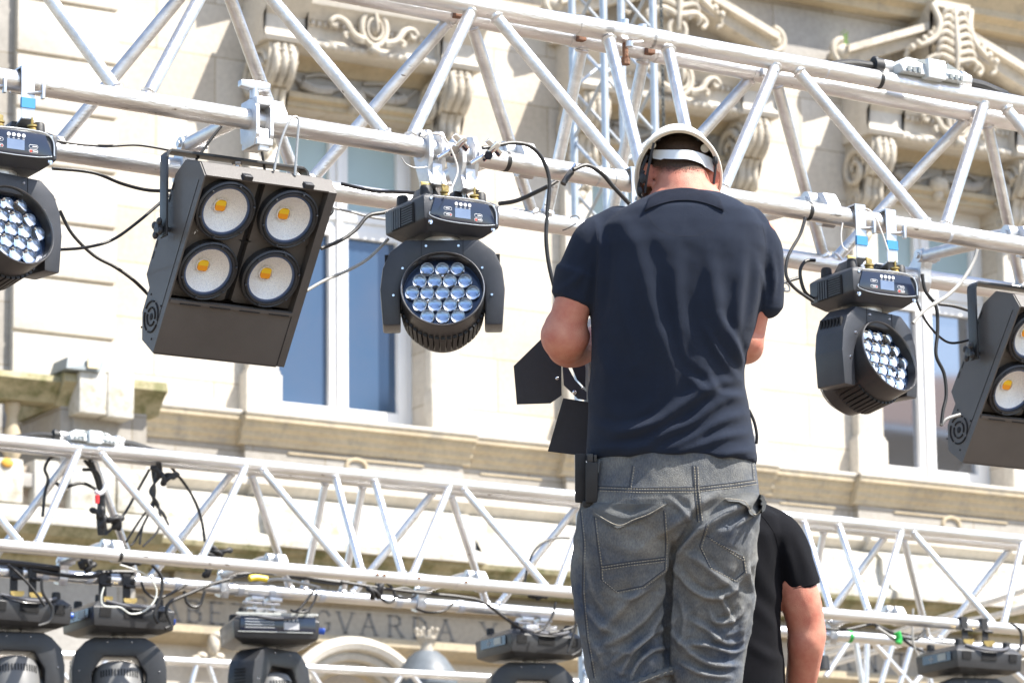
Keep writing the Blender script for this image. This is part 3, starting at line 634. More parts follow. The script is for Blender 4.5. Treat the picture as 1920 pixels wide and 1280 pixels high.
for a, b_, mt in (((1593, 1200), (1548, 1268), CAST), ((1603, 1196), (1620, 1300), ALU2), ((1626, 1196), (1623, 1300), CAST), ((1630, 1196), (1722, 1298), ALU2), ((1677, 1196), (1646, 1300), ALU2), ((1712, 1200), (1682, 1300), ALU2), ((1718, 1198), (1748, 1290), CAST), ((1855, 1218), (1935, 1290), ALU2), ((1740, 1250), (1700, 1300), CAST)):
    m = MB(); strut(m, a, b_, 18.5, 18.5, .018); m.build('brace', mt, T4, True)
# tower truss
TW = thing('tower_truss', 'slim vertical lattice tower of bluish tubes with a chain, behind the left of the helmet', 'tower', (7.8, 16.2, -1.6))
q0 = at(1136, 300, 16.2); s_ = .30
cs = {'fl': Vector((q0.x, 16.2, 0)), 'fr': Vector((q0.x+s_, 16.2, 0)), 'bl': Vector((q0.x, 16.2+s_, 0)), 'br': Vector((q0.x+s_, 16.2+s_, 0))}
TWM = M('bluish aluminium tube', (.56, .60, .64), .42, .6, (.42, .46, .50), 20, .2, 150)
for k, c in cs.items():
    m = MB(); m.cyl(c+ZZ*-1.6, c+ZZ*7.5, .020, 16); m.build('chord', TWM, TW, True, 60)
zz = .2; up = 1; n_ = 0
while zz < 7.2:
    for a, b_ in (('fl', 'fr'), ('bl', 'br'), ('fl', 'bl'), ('fr', 'br')):
        if zz < 1.8: continue
        A = cs[a]+ZZ*zz; B = cs[b_]+ZZ*(zz+.26)
        if up < 0: A, B = cs[a]+ZZ*(zz+.26), cs[b_]+ZZ*zz
        m = MB(); m.tube([A, B], .009, 8); m.build('brace', TWM, TW, True)
        n_ += 1
    zz += .27; up = -up
c = cs['fr']; ch = thing('lifting_chain', 'dark steel lifting chain hanging down the right side of the lattice tower', 'chain', (c.x+.05, c.y, 2))
m = MB(); 
for k in range(230):
    z = 1.6+k*.026; o1 = Vector((c.x+.045, c.y-.01, z)); a = Vector((1, 0, 0)) if k % 2 else Vector((0, 1, 0))
    pts = [o1+a*(.008*math.cos(t))+ZZ*(.018*math.sin(t)) for t in np.linspace(0, 2*math.pi, 9)]; m.tube(pts, .0035, 5, cap=False)
m.build('chain_links', M('dark chain', (.08, .09, .09), .5, .5), ch, True)
# ------------------------------------------------------------------ stage and ground platform (below the frame)
st_ = thing('stage_platform', 'brown plywood stage platform on steel legs under the two men', 'stage', (5.5, 9, -1.6))
m = MB(); m.box((1.5, 6.5, .10), (10.5, 12.5, .20), bev=.006); m.build('deck', DECKM, st_, True)
for x in (1.7, 4.6, 7.5, 10.3):
    for y in (6.7, 9.5, 12.3): m = MB(); m.cyl((x, y, -1.6), (x, y, .1), .03, 12); m.build('leg', STEEL, st_, True)
# ------------------------------------------------------------------ fixtures
def rotz(a): return Matrix.Rotation(a, 4, 'Z')
def hexlens():
    out = []
    for r_, n in ((-2, 3), (-1, 4), (0, 5), (1, 4), (2, 3)):
        for k in range(n): out.append(((k-(n-1)/2)*.0362, r_*.0315))
    return out
def wash_head(loc, pan, tilt, label, group, clampkind, brot=0., sc=1.0):
    t = thing('moving_wash_light', label, 'stage light', loc, Matrix.Rotation(brot, 3, 'Z')@Matrix.Scale(sc, 3) if False else Matrix.Rotation(brot, 3, 'Z'), group)
    # base: local box, top z=0; x .21, y .20, z -.095
    W, D, H = .108, .098, .092
    m = MB(); pts = []
    for sx in (-1, 1):
        for sy in (-1, 1):
            pts += [(sx*(W-.016), sy*(D-.02), .0), (sx*W, sy*D, -.012), (sx*(W-.002), sy*(D-.0), -H+.022), (sx*(W-.03), sy*(D-.03), -H)]
    m.hull(pts, None, .004); base = m.build('base', BLK2, t)
    y = -D
    m = MB(); m.prism([(-.078, y-.001, -.014), (.074, y-.001, -.014), (.094, y-.001, -.062), (.05, y-.001, -.068), (-.05, y-.001, -.068), (-.092, y-.001, -.058)], (0, -.0025, 0), bev=.001); m.build('control_panel', PANEL, base)
    m = MB(); m.tube(smooth_path([(-.093, y-.004, -.052), (-.09, y-.004, -.062), (-.045, y-.004, -.070), (.05, y-.004, -.070), (.092, y-.004, -.064)]), .0012, 6); m.tube(smooth_path([(-.08, y-.003, -.011), (.076, y-.003, -.011), (.098, y-.003, -.062)], 8), .0022, 6); m.build('panel_rim', WHT if False else STEEL, base)
    m = MB(); m.box((-.022, y-.0045, -.058), (.022, y-.003, -.034)); m.build('display', SCRN, base)
    m = MB()
    for k in range(4):
        m.cyl((-.018+.0125*k, y-.005, -.0235), (-.018+.0125*k, y-.003, -.0235), .0045, 12); m.box((-.0205+.0125*k, y-.0045, -.0325), (-.0155+.0125*k, y-.003, -.0315))
    def oval(cx, cz, hw, hh, rr=.0005): m.tube([(cx+(hw if math.cos(a) > 0 else -hw)*.7+hh*math.cos(a), y-.0035, cz+hh*math.sin(a)) for a in np.linspace(0, 2*math.pi, 17)], rr, 4)
    for cx, cz in ((-.042, -.038), (-.042, -.053), (.045, -.046), (.045, -.057)): oval(cx, cz, .010, .004)
    for cx, cz in ((-.043, -.038), (-.042, -.053), (.047, -.046), (.048, -.057)): m.box((cx-.005, y-.0042, cz-.0008), (cx+.006, y-.003, cz+.0008))
    m.build('printed_marks', WHT, base)
    m = MB(); m.cyl((.0385, y-.0042, -.057), (.0385, y-.003, -.057), .0032, 10); m.cyl((-.034, y-.0042, -.053), (-.034, y-.003, -.053), .0018, 8); m.build('red_dot', REDP, base)
    for sx in (-1, 1):
        m = MB(); x = sx*W
        m.box((x-.001*sx, -.05, -.070), (x+.0015*sx, .06, -.018)); m.build('vent_recess', BLKM, base)
        m = MB()
        for k in range(8): z = -.066+.0062*k; m.box((x+.0008*sx, -.045, z), (x+.0035*sx, .008, z+.0028))
        for k in range(4): m.box((x+.0008*sx, .014+.011*k, -.068), (x+.004*sx, .021+.011*k, -.02))
        m.build('vent_slat', BLK2, base)
    m = MB()
    for x in (-.088, .09):
        for z in (-.016, -.076): m.lathe([(.006, 0), (.006, -.002), (.0035, -.002), (.0035, .003), (0, .003)], (x, y+.001, z), (0, -1, 0), 14)
    m.build('screw', CHROME, base)
    for x, yy in ((.078, -.055), (-.078, -.055), (.078, .06), (-.078, .06)): m = MB(); m.lathe([(.0, .026), (.011, .026), (.014, .022), (.016, -.008)], (x, yy, 0), (0, 0, 1), 18); m.build('rubber_foot', RUB, base)
    # omega brackets with brass quarter turn screws
    for x in (-.048, .040):
        m = MB(); m.hull([(x-.030, -.03, 0), (x+.034, -.03, 0), (x-.026, .04, 0), (x+.03, .04, 0), (x-.014, -.02, .034), (x+.018, -.02, .034), (x-.012, .03, .034), (x+.016, .03, .034)], None, .003); m.build('omega_bracket', BLK, base)
    for x in (-.062, .0, .038, .058) if False else (-.078, -.022, .062):
        m = MB(); m.lathe([(.0, .017), (.013, .017), (.013, .013), (.009, .012), (.012, .008), (.012, .004), (.008, .0)], (x, -.055, 0.001), (0, 0, 1), 16)
        a_ = .5+x*9; q = Matrix.Rotation(a_, 4, 'Z')
        m.hull([(-.011, -.003, .016), (.011, -.003, .016), (-.011, .003, .016), (.011, .003, .016), (-.013, -.002, .036), (.012, -.002, .034), (-.013, .002, .036), (.012, .002, .034), (0, 0, .028)], Matrix.Translation((x, -.055, 0))@q, .002)
        m.build('wing_screw', BRASS, base)
    # yoke
    Y = MB(); neck = MB(); neck.cyl((0, 0, -H-.012), (0, 0, -H+.004), .045, 28); neck.build('pan_neck', CAST, t)
    rz = rotz(pan-brot); zo = -H-.010
    out = [(-.086, 0), (.086, 0), (.122, -.030), (.139, -.072), (.145, -.125), (.139, -.215), (.098, -.215), (.098, -.12), (.088, -.094), (.050, -.046), (-.050, -.046), (-.088, -.094), (-.098, -.12), (-.098, -.215), (-.139, -.215), (-.145, -.125), (-.139, -.072), (-.122, -.030)]
    pz = -.152
    Y.prism([(x*1.06, -.048, z+zo) for x, z in out], (0, .096, 0), rz, .006)
    yk = Y.build('yoke', BLK2, t)
    m = MB()
    for x, z in ((-.040, -.016), (.040, -.016), (-.098, -.072), (.098, -.072), (-.121, -.140), (.121, -.140)): m.lathe([(0, .003), (.003, .003), (.0042, 0)], (x, -.048, z+zo), (0, -1, 0), 12, rz)
    m.build('screw', CHROME, yk)
    m = MB()
    for x in (-.0515, .0515): m.box((x-.0006, -.0488, zo-.045), (x+.0006, -.0475, zo-.001), rz)
    m.build('panel_seam', BLKM, yk)
    for sx in (-1, 1):
        m = MB()
        for k in range(3): m.box((sx*.1415, -.03+.022*k, zo-.20), (sx*.1425, -.02+.022*k, zo-.155), rz)
        m.lathe([(0, .002), (.012, .002), (.013, 0)], (sx*.142, 0, zo-.118), (sx, 0, 0), 20, rz)
        for k in range(7): m.box((sx*(.118+.0), -.035+.011*k, zo-.058), (sx*(.142), -.030+.011*k, zo-.034), rz)
        m.build('side_vents', BLKM, yk)
    # head
    mh = rz@Matrix.Translation((0, 0, zo+pz))@Matrix.Rotation(tilt, 4, 'X')@Matrix.Scale(1.03, 4)    # lens looks along -y, tilt tips it down
    m = MB(); ax = (0, -1, 0)
    m.lathe([(.0, -.115), (.060, -.115), (.082, -.095), (.090, -.055), (.095, -.02), (.099, .0), (.099, .030), (.1, .052), (.101, .080), (.0985, .083), (.0955, .080), (.0945, .050), (.0, .050)], (0, 0, 0), ax, 64, mh)
    m.cyl((-.100, 0, 0), (.100, 0, 0), .03, 24, mh)
    hd = m.build('head', BLK, t, sharp=30)
    m = MB(); n = 44
    for k in range(n):
        a_ = 2*math.pi*k/n; mk = mh@Matrix.Rotation(a_, 4, 'Y'); m.hull([(-.0052, -.020, .096), (.0052, -.020, .096), (-.0052, .050, .088), (.0052, .050, .088), (-.0048, -.018, .1045), (.0048, -.018, .1045), (-.0052, .054, .0985), (.0052, .054, .0985)], mk)
    m.build('cooling_rib', RUB, hd)
    m = MB(); m.lathe([(.0955, .078), (.0985, .0838), (.1, .082)], (0, 0, 0), ax, 64, mh); m.build('front_rim', CHROME if False else M('grey rim', (.25, .25, .26), .25, .4), hd)
    m = MB(); m.lathe([(0, .0508), (.094, .0508), (.094, .056)], (0, 0, 0), ax, 48, mh); m.build('lens_plate', M('blue black plate', (.012, .025, .06), .12, .3, coat=.6), hd)
    for (x, z) in hexlens():
        r0 = .0168
        m = MB(); m.lathe([(.0, .0512), (.0155, .0512), (.0168, .0545)], (x, 0, z), ax, 20, mh); m.lathe([(.0, .0535), (.0045, .0535), (.0055, .052)], (x, 0, z), ax, 12, mh); m.build('lens_cup', CUP, hd)
        m = MB(); m.lathe([(0, .0550), (r0, .0550), (r0, .0585), (r0*.94, .0645), (r0*.76, .0695), (r0*.46, .0728), (0, .0740)], (x, 0, z), ax, 24, mh); m.build('lens', GLS, hd, sharp=80)
    m = MB()
    for x, z in ((0, .0445), (-.036, -.022), (.036, -.022)): m.ball((x, -.058, z), .0055, mh, 12, 6)
    m.build('lens_screw', CHROME, hd)
    return t
def coupler(par, loc, rot=0., wing=1):
    """half coupler gripping a tube along x; local origin = tube centre"""
    mt = Matrix.Translation(loc)
    m = MB()
    for x0, x1 in ((-.024, -.012), (.012, .024)):
        o_ = []
        for t in np.linspace(0, 2*math.pi, 20, endpoint=False): o_.append((x0, -.042*math.cos(t), .044*math.sin(t)))
        o_ = [(x0, -.040, .02), (x0, -.028, .040), (x0, 0, .047), (x0, .030, .038), (x0, .042, .012), (x0, .040, -.02), (x0, .030, -.05), (x0, .012, -.088), (x0, -.03, -.102), (x0, -.044, -.098), (x0, -.030, -.062), (x0, -.040, -.03)]
        m.prism(o_, (x1-x0, 0, 0), mt, .002)
    m.tube([(-.02, .0+.031*math.cos(t), .031*math.sin(t)) for t in np.linspace(-2.2, 2.2, 20)], .006, 6, mt)
    m.tube([(.02, .0+.031*math.cos(t), .031*math.sin(t)) for t in np.linspace(-2.2, 2.2, 20)], .006, 6, mt)
    m.box((-.014, -.038, -.1), (.014, .03, -.045), mt, .003)
    cl = m.build('clamp', CAST, par, True, 40)
    m = MB(); o1 = Vector(loc)+Vector((.045, -.055, .0))
    m.cyl(Vector(loc)+Vector((-.005, -.045, -.035)), o1, .006, 12)
    q = Matrix.Translation(o1)@Matrix.Rotation(.7, 4, 'Y')@Matrix.Rotation(.4, 4, 'X')
    m.box((-.008, -.010, -.030), (.008, .010, .030), q, .003); m.box((-.026, -.007, .006), (.026, .007, .022), q, .003); m.cyl((0, 0, -.01), (0, -.02, -.012), .012, 6, q); m.build('wing_nut', CHROME, cl, True)
    m = MB(); m.cyl(Vector(loc)+Vector((0, 0, -.09)), Vector(loc)+Vector((0, 0, -.14)), .0065, 12)
    m.build('clamp_bolt', STEEL, cl, True)
def strap_hook(par, P, zb, tape=True, dx=0.):
    """flat steel hook over a tube at P hanging down to zb on the viewer's side"""
    m = MB(); w2 = .0165; th = .004
    pts = [(P.y+.03, P.z-.02), (P.y+.031, P.z+.028), (P.y-.031, P.z+.030), (P.y-.033, zb+.012), (P.y-.0, zb)]
    for a, b_ in zip(pts[:-1], pts[1:]):
        A = Vector((P.x, *a)); B = Vector((P.x, *b_)); d = (B-A).normalized(); n = Vector((1, 0, 0)).cross(d)
        m.prism([A-n*th/2-Vector((w2, 0, 0)), A+n*th/2-Vector((w2, 0, 0)), B+n*th/2-Vector((w2, 0, 0)), B-n*th/2-Vector((w2, 0, 0))], (2*w2, 0, 0))
    m.cyl((P.x-.004, P.y-.03, P.z-.035), (P.x+.035, P.y-.045, P.z-.03), .004, 8); m.box((P.x+.028, P.y-.052, P.z-.048), (P.x+.036, P.y-.040, P.z-.012), bev=.002)
    h = m.build('strap_hook', STEEL, par, True)
    if tape:
        z = (P.z+zb)/2-.005
        m = MB(); m.box((P.x-w2-.001, P.y-.0375, z-.012), (P.x+w2+.001, P.y-.0295, z+.012)); m.build('tape_band', TAPEBLUE, h, True)
# near wash lights
def bottom_front(px): return T1.on('bf', px, 0)
GW = 'round wash lights on the near truss'
P = bottom_front(848); zt = at(838, 372, 8.1).z
qb = at(836, 380, 8.2); lc = (qb.x, 8.22, qb.z)
WL2 = wash_head(lc, R(-30), R(-15), 'round multi-lens wash light facing the camera, hung by two silver clamps left of the man', GW, 0)
for px in (806, 868): coupler(WL2, T1.on('bf', px, 0)+Vector((0, 0, 0)))
qb = at(1628, 515, 8.2)
WL3 = wash_head((qb.x, 8.22, qb.z), R(14), R(-18), 'multi-lens wash light turned right, hung on two steel straps right of the helmeted man', GW, 1)
for px in (1600, 1657): H = T1.on('bf', px, 0); strap_hook(WL3, H, qb.z+.022)
qb = at(3, 250, 8.2)
WL1 = wash_head((qb.x, 8.22, qb.z), R(12), R(-17), 'multi-lens wash light cut off by the left edge, on a steel strap with blue tape', GW, 1)
for px in (42, -30): H = T1.on('bf', px, 0); strap_hook(WL1, H, qb.z+.022)
# ------------------------------------------------------------------ blinders
def blinder(px, py, tilt, label):
    """top pivot region; local frame: x along truss, face looks -y before tilt; origin = centre of the front face top edge"""
    o_ = at(px, py, 8.12)
    t = thing('blinder_light', label, 'stage light', o_, Matrix.Identity(3), 'four-lamp blinders on the near truss')
    q = Matrix.Rotation(tilt, 4, 'X')      # tips the face down
    W = .178; L = .466; LH = .324          # half width, face length, lamp window length
    m = MB()
    # side cheeks + rear shell (local: x, y depth (+ back), z up)
    side = [(0, 0), (-.030, .0), (-.030+.0, -.0)]
    prof = [(.0, .0), (.045, .016), (.120, -.01), (.150, -.06), (.150, -.325), (.115, -.345), (.115, -.41), (.075, -.466), (.0, -.466)]
    zt_ = .102
    for x0, x1 in ((-W, -W+.004), (W-.022, W)):
        m.prism([(x0, y, z) for y, z in prof], (x1-x0, 0, 0), q)
    for a, b_ in zip(prof[:-1], prof[1:]):
        A = Vector((0, *a)); B = Vector((0, *b_)); d = (B-A).normalized(); n = Vector((1, 0, 0)).cross(d)*.0025
        m.prism([A-n+Vector((-W+.004, 0, 0)), A+n+Vector((-W+.004, 0, 0)), B+n+Vector((-W+.004, 0, 0)), B-n+Vector((-W+.004, 0, 0))], (2*W-.026, 0, 0), q)
    m.box((-W+.004, .0, -L), (W-.022, .004, -LH-.004), q)
    m.box((-W+.004, -.004, -LH-.006), (W-.022, .010, -LH+.002), q)
    m.box((-W+.004, .048, -LH), (W-.022, .052, -.006), q)
    
    for (sx0, sx1, ccx) in ((-W+.006, -.020, -.096), (-.002, W-.022, .074)):      # flush lamp plates with round openings
        for (sz0, sz1, ccz) in ((-.160, -.006, -.083), (-LH+.002, -.160, -.241)):
            vs = []; fs = []; nn = 64
            for k in range(nn):
                t_ = 2*math.pi*k/nn; cx_, sz_ = math.cos(t_), math.sin(t_)
                lx = (sx1-ccx)/cx_ if cx_ > 1e-6 else ((sx0-ccx)/cx_ if cx_ < -1e-6 else 9); lz = (sz1-ccz)/sz_ if sz_ > 1e-6 else ((sz0-ccz)/sz_ if sz_ < -1e-6 else 9); L_ = min(lx, lz)
                vs += [(ccx+cx_*min(.066, L_*.98), .024, ccz+sz_*min(.066, L_*.98)), (ccx+cx_*L_, .026, ccz+sz_*L_), (ccx+cx_*min(.066, L_*.98), .047, ccz+sz_*min(.066, L_*.98)), (ccx+cx_*L_, .047, ccz+sz_*L_)]
            for k in range(nn): k2 = (k+1) % nn; fs += [(4*k, 4*k2, 4*k2+1, 4*k+1), (4*k, 4*k+2, 4*k2+2, 4*k2), (4*k+1, 4*k2+1, 4*k2+3, 4*k+3)]
            m.add(vs, fs, q)
    body = m.build('housing', BROWN, t, sharp=25)
    m = MB(); m.box((-.019, .040, -LH+.005), (-.003, .0465, -.008), q)
    for k in range(4): m.box((-W+.03+.08*k, -.006, -LH-.0065), (-W+.085+.08*k, -.003, -LH-.0045), q)
    m.box((W-.0225, -.0008, -L+.003), (W-.0205, .002, -LH), q); m.box((-W-.0008, .022, -.41), (-W+.001, .0235, -.02), q)
    for k in range(7): m.box((-W-.0008, .141, -.28+.03*k), (-W+.001, .144, -.26+.03*k), q)
    m.build('slots', BLKM, body)
    m = MB(); c0 = (-W-.0005, .062, -.398)
    for rr, th in ((.038, .0052), (.022, .0052)):
        for k in range(4):
            a0 = k*math.pi/2+.12; m.tube([(c0[0], c0[1]+rr*math.cos(t), c0[2]+rr*math.sin(t)) for t in np.linspace(a0, a0+1.3, 9)], th*.5, 6, q)
    m.ball(c0, (.0015, .009, .009), q, 14, 6)
    for a, b_ in ((-1, -1), (-1, 1), (1, -1), (1, 1)): m.ball((c0[0], c0[1]+.034*a, c0[2]+.044*b_), (.0015, .003, .003), q, 8, 4)
    m.build('fan_grille', BLKM, body)
    for x in (-.065, .10): m = MB(); m.box((x-.012, -.004, .002), (x+.012, .016, .014), q, .002); m.build('lug', BLK, body)
    for cx in (-.096, .074):
        for cz in (-.083, -.241):
            ax = (0, -1, 0); o0 = (cx, .012, cz); u_ = 1.09
            m = MB(); m.lathe([(p_*u_, h_) for p_, h_ in [(.062, -.028), (.067, -.024), (.0705, -.002), (.070, .010), (.0665, .0140), (.0635, .0115), (.0615, .0150), (.0585, .0150), (.0565, .008), (.0565, .0)]], o0, ax, 48, q)
            for k in range(6):
                tt = k*math.pi/3+.3; m.ball((cx+.0695*math.cos(tt), -.0055, cz+.0695*math.sin(tt)), .0035, q, 8, 5)
            lamp = m.build('lamp', BLK, t, sharp=30)
            m = MB(); m.lathe([(.0616, .005), (.0616, .0085), (.0570, .0088), (.0560, .004)], o0, ax, 60, q); m.build('glass_ring', M('blue tinted lens ring', (.08, .12, .22), .3, .2), lamp)
            m = MB(); pr = [(.058, .008), (.053, .0), (.046, -.009), (.037, -.018), (.027, -.025), (.018, -.029)]
            m.lathe(pr, o0, ax, 60, q); m.lathe([(.018, -.029), (.0185, -.022), (.0165, -.022), (.0165, -.027), (0, -.027)], o0, ax, 32, q); m.build('reflector', REFL, lamp, sharp=60)
            m = MB(); m.box((cx-.013, .0355, cz+.0), (cx+.013, .0392, cz+.0135), q); m.build('led_chip', YEL, lamp)
            m = MB(); m.box((cx-.013, .0355, cz-.0135), (cx+.013, .0392, cz), q); m.build('led_chip', ORG, lamp)
    # bracket (does not tilt)
    piv = q@Vector((0, .105, -.190)); yb = piv.y
    m = MB(); bw = .018
    x0 = -W-.018; x1 = W+.010
    for x in (x0, x1):
        m.box((x-.003, yb-bw-.015, piv.z-.02), (x+.003, yb+bw-.015, zt_-.018), None, .001)
    m.box((x0+.012, yb-bw-.015, zt_-.004), (x1-.012, yb+bw-.015, zt_+.003), None, .001)
    for s, x in ((1, x0), (-1, x1)):
        pts = [(x, zt_-.02), (x+s*.003, zt_-.008), (x+s*.012, zt_)]
        for a, b_ in zip(pts[:-1], pts[1:]): m.prism([(a[0]-.003, yb-bw-.015, a[1]), (a[0]+.003, yb-bw-.015, a[1]), (b_[0]+.003, yb-bw-.015, b_[1]), (b_[0]-.003, yb-bw-.015, b_[1]+.001)], (0, 2*bw, 0))
    br = m.build('bracket', BLK, t)
    for s, x in ((-1, x0-.004), (1, x1+.004)):
        m = MB(); o0 = Vector((x, piv.y-.012, piv.z+.0)); m.lathe([(0, .004), (.013, .004), (.013, .016), (.0, .018)], o0, (s, 0, 0), 16)
        for k in range(4):
            t_ = k*math.pi/2+.6; m.ball(o0+Vector((s*.012, .018*math.cos(t_), .018*math.sin(t_))), (.007, .010, .010), None, 10, 6)
        m.cyl(o0, Vector((0+s*(W-.005), o0.y, o0.z)), .006, 10)
        m.build('star_knob', BLK, br)
    m = MB(); m.cyl((0, yb-.015, zt_-.02), (0, yb-.015, zt_+.004), .007, 12); m.cyl((0, yb-.015, zt_-.012), (0, yb-.015, zt_-.003), .013, 6); m.build('hex_bolt', CHROME, br)
    m = MB(); m.tube(smooth_path([(W-.02, .13, .0), (W+.03, .13, .012), (W+.055, .13, -.004), (W+.04, .13, -.02), (W-.01, .13, -.015)]), .006, 8); m.build('carry_loop', RUB, br)
    # pipe clamp with T handle on the near chord
    C_ = T1.on('bf', to_px(Vector(o_)+Vector((0, 0, 0)))[0], 0); C_ = line_x(*T1.ch['bf'], o_.x); zbr = o_.z+zt_
    m = MB(); arc = [(.030+.0, .0)]
    prof = [(-.047, .022), (-.036, .040), (-.010, .050), (.024, .044), (.038, .02), (.040, -.02), (.036, -.055), (.030, zbr-C_.z+.02), (.01, zbr-C_.z+.004), (-.035, zbr-C_.z+.004), (-.047, zbr-C_.z+.03)]
    for xx in (-.024, .014): m.prism([C_+Vector((xx, y, z)) for y, z in prof], (.010, 0, 0), bev=.002)
    m.box(C_+Vector((-.013, -.043, -.085)), C_+Vector((.013, -.033, -.03)), bev=.002); m.box(C_+Vector((-.022, -.047, zbr-C_.z+.004)), C_+Vector((.022, .035, zbr-C_.z+.02)), bev=.003)
    m.box(C_+Vector((-.022, -.045, .028)), C_+Vector((.022, .04, .05)), bev=.004)
    cl = m.build('clamp', CAST, t, True)
    m = MB(); h0 = C_+Vector((-.012, -.012, .05)); m.cyl(h0, h0+ZZ*.026, .011, 14); m.hull([h0+Vector((sx*xx, sy*.010, zz_)) for sx in (-1, 1) for sy in (-1, 1) for xx, zz_ in ((.040, .026), (.040, .042), (.012, .022), (.012, .044))], None, .003); m.build('t_handle', STEEL, cl, True)
    return t
def REFLM():
    m = M('dimpled silver reflector', (.93, .92, .89), .45, .35); t = m.node_tree; b = t.nodes['Principled BSDF']
    tc = [n for n in t.nodes if n.type == 'TEX_COORD'][0]
    vo = t.nodes.new('ShaderNodeTexVoronoi'); vo.inputs['Scale'].default_value = 420; t.links.new(tc.outputs['Object'], vo.inputs['Vector'])
    bn = t.nodes.new('ShaderNodeBump'); bn.inputs['Strength'].default_value = .6; bn.inputs['Distance'].default_value = .002
    t.links.new(vo.outputs['Distance'], bn.inputs['Height']); t.links.new(bn.outputs[0], b.inputs['Normal'])
    rp = t.nodes.new('ShaderNodeValToRGB'); rp.color_ramp.elements[0].color = (.97, .96, .93, 1); rp.color_ramp.elements[1].color = (.72, .72, .72, 1); rp.color_ramp.elements[0].position = .2; rp.color_ramp.elements[1].position = .85
    t.links.new(vo.outputs['Distance'], rp.inputs[0]); t.links.new(rp.outputs[0], b.inputs['Base Color']); return m
REFL = REFLM()
BL1 = blinder(509, 346, R(36), 'dark bronze blinder with all four lamps visible, hung at the upper left')
BL2 = blinder(2010, 588, R(36), 'dark bronze blinder cut off by the right edge of the picture')
# ------------------------------------------------------------------ people
D1 = 9.03
def ring_px(xl, xr, y, d, t, n=44, ex=2.3, yaw=0., asym=0.):
    c = atd((xl+xr)/2, y, d); a = CR*((xr-xl)/2/F*d); b = FH*t; out = []
    for k in range(n):
        th = 2*math.pi*k/n; cs, sn = math.cos(th), math.sin(th)
        ca = math.copysign(abs(cs)**(2/ex), cs); sa = math.copysign(abs(sn)**(2/ex), sn)
        out.append(c+a*ca+b*sa)
    return out
def loft(mb, rings):
    n = len(rings[0]); vs = [p for r_ in rings for p in r_]; fs = []
    for i in range(len(rings)-1):
        for k in range(n): k2 = (k+1) % n; fs.append((i*n+k, i*n+k2, (i+1)*n+k2, (i+1)*n+k))
    fs.append(tuple(range(n))[::-1]); fs.append(tuple((len(rings)-1)*n+k for k in range(n)))
    mb.add(vs, fs)
def limb(mb, pts, rad, seg=20, n=6):
    """rounded tapering limb through points"""
    P = smooth_path(pts, n); m_ = len(pts)-1; rr = []
    for i in range(len(P)):
        t = i/n; k = min(int(t), m_-1); f = t-k; f = f*f*(3-2*f); rr.append(rad[k]*(1-f)+rad[k+1]*f)
    mb.tube(P, rr, seg); mb.ball(P[0], rr[0]*.98, None, 16, 8); mb.ball(P[-1], rr[-1]*.98, None, 16, 8)
def remesh(mb, vox, smooth=4):
    me = bpy.data.meshes.new('t'); me.from_pydata(mb.v, [], mb.f); me.update()
    bm = bmesh.new(); bm.from_mesh(me); bmesh.ops.remove_doubles(bm, verts=bm.verts, dist=1e-6); bmesh.ops.recalc_face_normals(bm, faces=bm.faces); bm.to_mesh(me); bm.free()
    o = bpy.data.objects.new('t', me); COL.objects.link(o)
    md = o.modifiers.new('r', 'REMESH'); md.mode = 'VOXEL'; md.voxel_size = vox
    if smooth: s_ = o.modifiers.new('s', 'SMOOTH'); s_.iterations = smooth; s_.factor = .5
    dg = bpy.context.evaluated_depsgraph_get(); ev = o.evaluated_get(dg); m2 = ev.to_mesh()
    n = len(m2.vertices); V = np.empty(n*3); m2.vertices.foreach_get('co', V); V = V.reshape(-1, 3)
    N = np.empty(n*3); m2.vertices.foreach_get('normal', N); N = N.reshape(-1, 3)
    Fc = [tuple(p.vertices) for p in m2.polygons]
    ev.to_mesh_clear(); bpy.data.objects.remove(o); bpy.data.meshes.remove(me)
    return V, N, Fc
npFW, npCR, npCU = np.array(FW), np.array(CR), np.array(CU)
def pxs(V): d = V@npFW; return 960+F*(V@npCR)/d, 640-F*(V@npCU)/d, d
def seg_dist(px, py, pl):
    best = np.full(px.shape, 1e9); tb = np.zeros(px.shape); L = np.array(pl, float); sl_ = np.hypot(*(L[1:]-L[:-1]).T); cum = np.concatenate([[0], np.cumsum(sl_)]); tot = cum[-1]; sg = np.zeros(px.shape)
    for i in range(len(L)-1):
        a = L[i]; d = L[i+1]-a; l2 = d@d; t = np.clip(((px-a[0])*d[0]+(py-a[1])*d[1])/l2, 0, 1)
        dx = px-a[0]-t*d[0]; dy = py-a[1]-t*d[1]; q = np.hypot(dx, dy); m_ = q < best
        best = np.where(m_, q, best); tb = np.where(m_, (cum[i]+t*sl_[i])/tot, tb); sg = np.where(m_, np.sign(dx*d[1]-dy*d[0]), sg)
    return best, tb, sg
def smp(pl, n=5):
    P = smooth_path([(x, y, 0) for x, y in pl], n); return [(p.x, p.y) for p in P]
def ridged(V, N, sc, amp, seed, stretch=(1, 1, 1)):
    from mathutils import noise as mn
    s3 = Vector(stretch); q = np.array([1-abs(mn.noise(Vector((p[0]*s3.x, p[1]*s3.y, p[2]*s3.z))*sc+Vector((seed, seed*.7, 0))))*2 for p in V]); q = np.clip(q, 0, 1)**3
    return V+N*(q*amp)[:, None]
def folds(V, N, lst, scale=1.0):
    """fold = (polyline px, width px, height m): raised soft ridges with a hollow beside them"""
    px, py, d = pxs(V); face = np.clip(-(N@npFW)*2.5, 0, 1); disp = np.zeros(len(V))
    for pl, wd_, amp in lst:
        q, t, s = seg_dist(px, py, smp(pl)); env = np.clip(np.sin(np.pi*np.clip(t, .03, .97)), 0, 1)**.6
        x = q*s/wd_
        disp += amp*env*(np.exp(-x**2)-.55*np.exp(-((x-1.7)/1.1)**2)-.15*np.exp(-((x+1.9)/1.3)**2))
    return V+N*(disp*face*scale)[:, None]
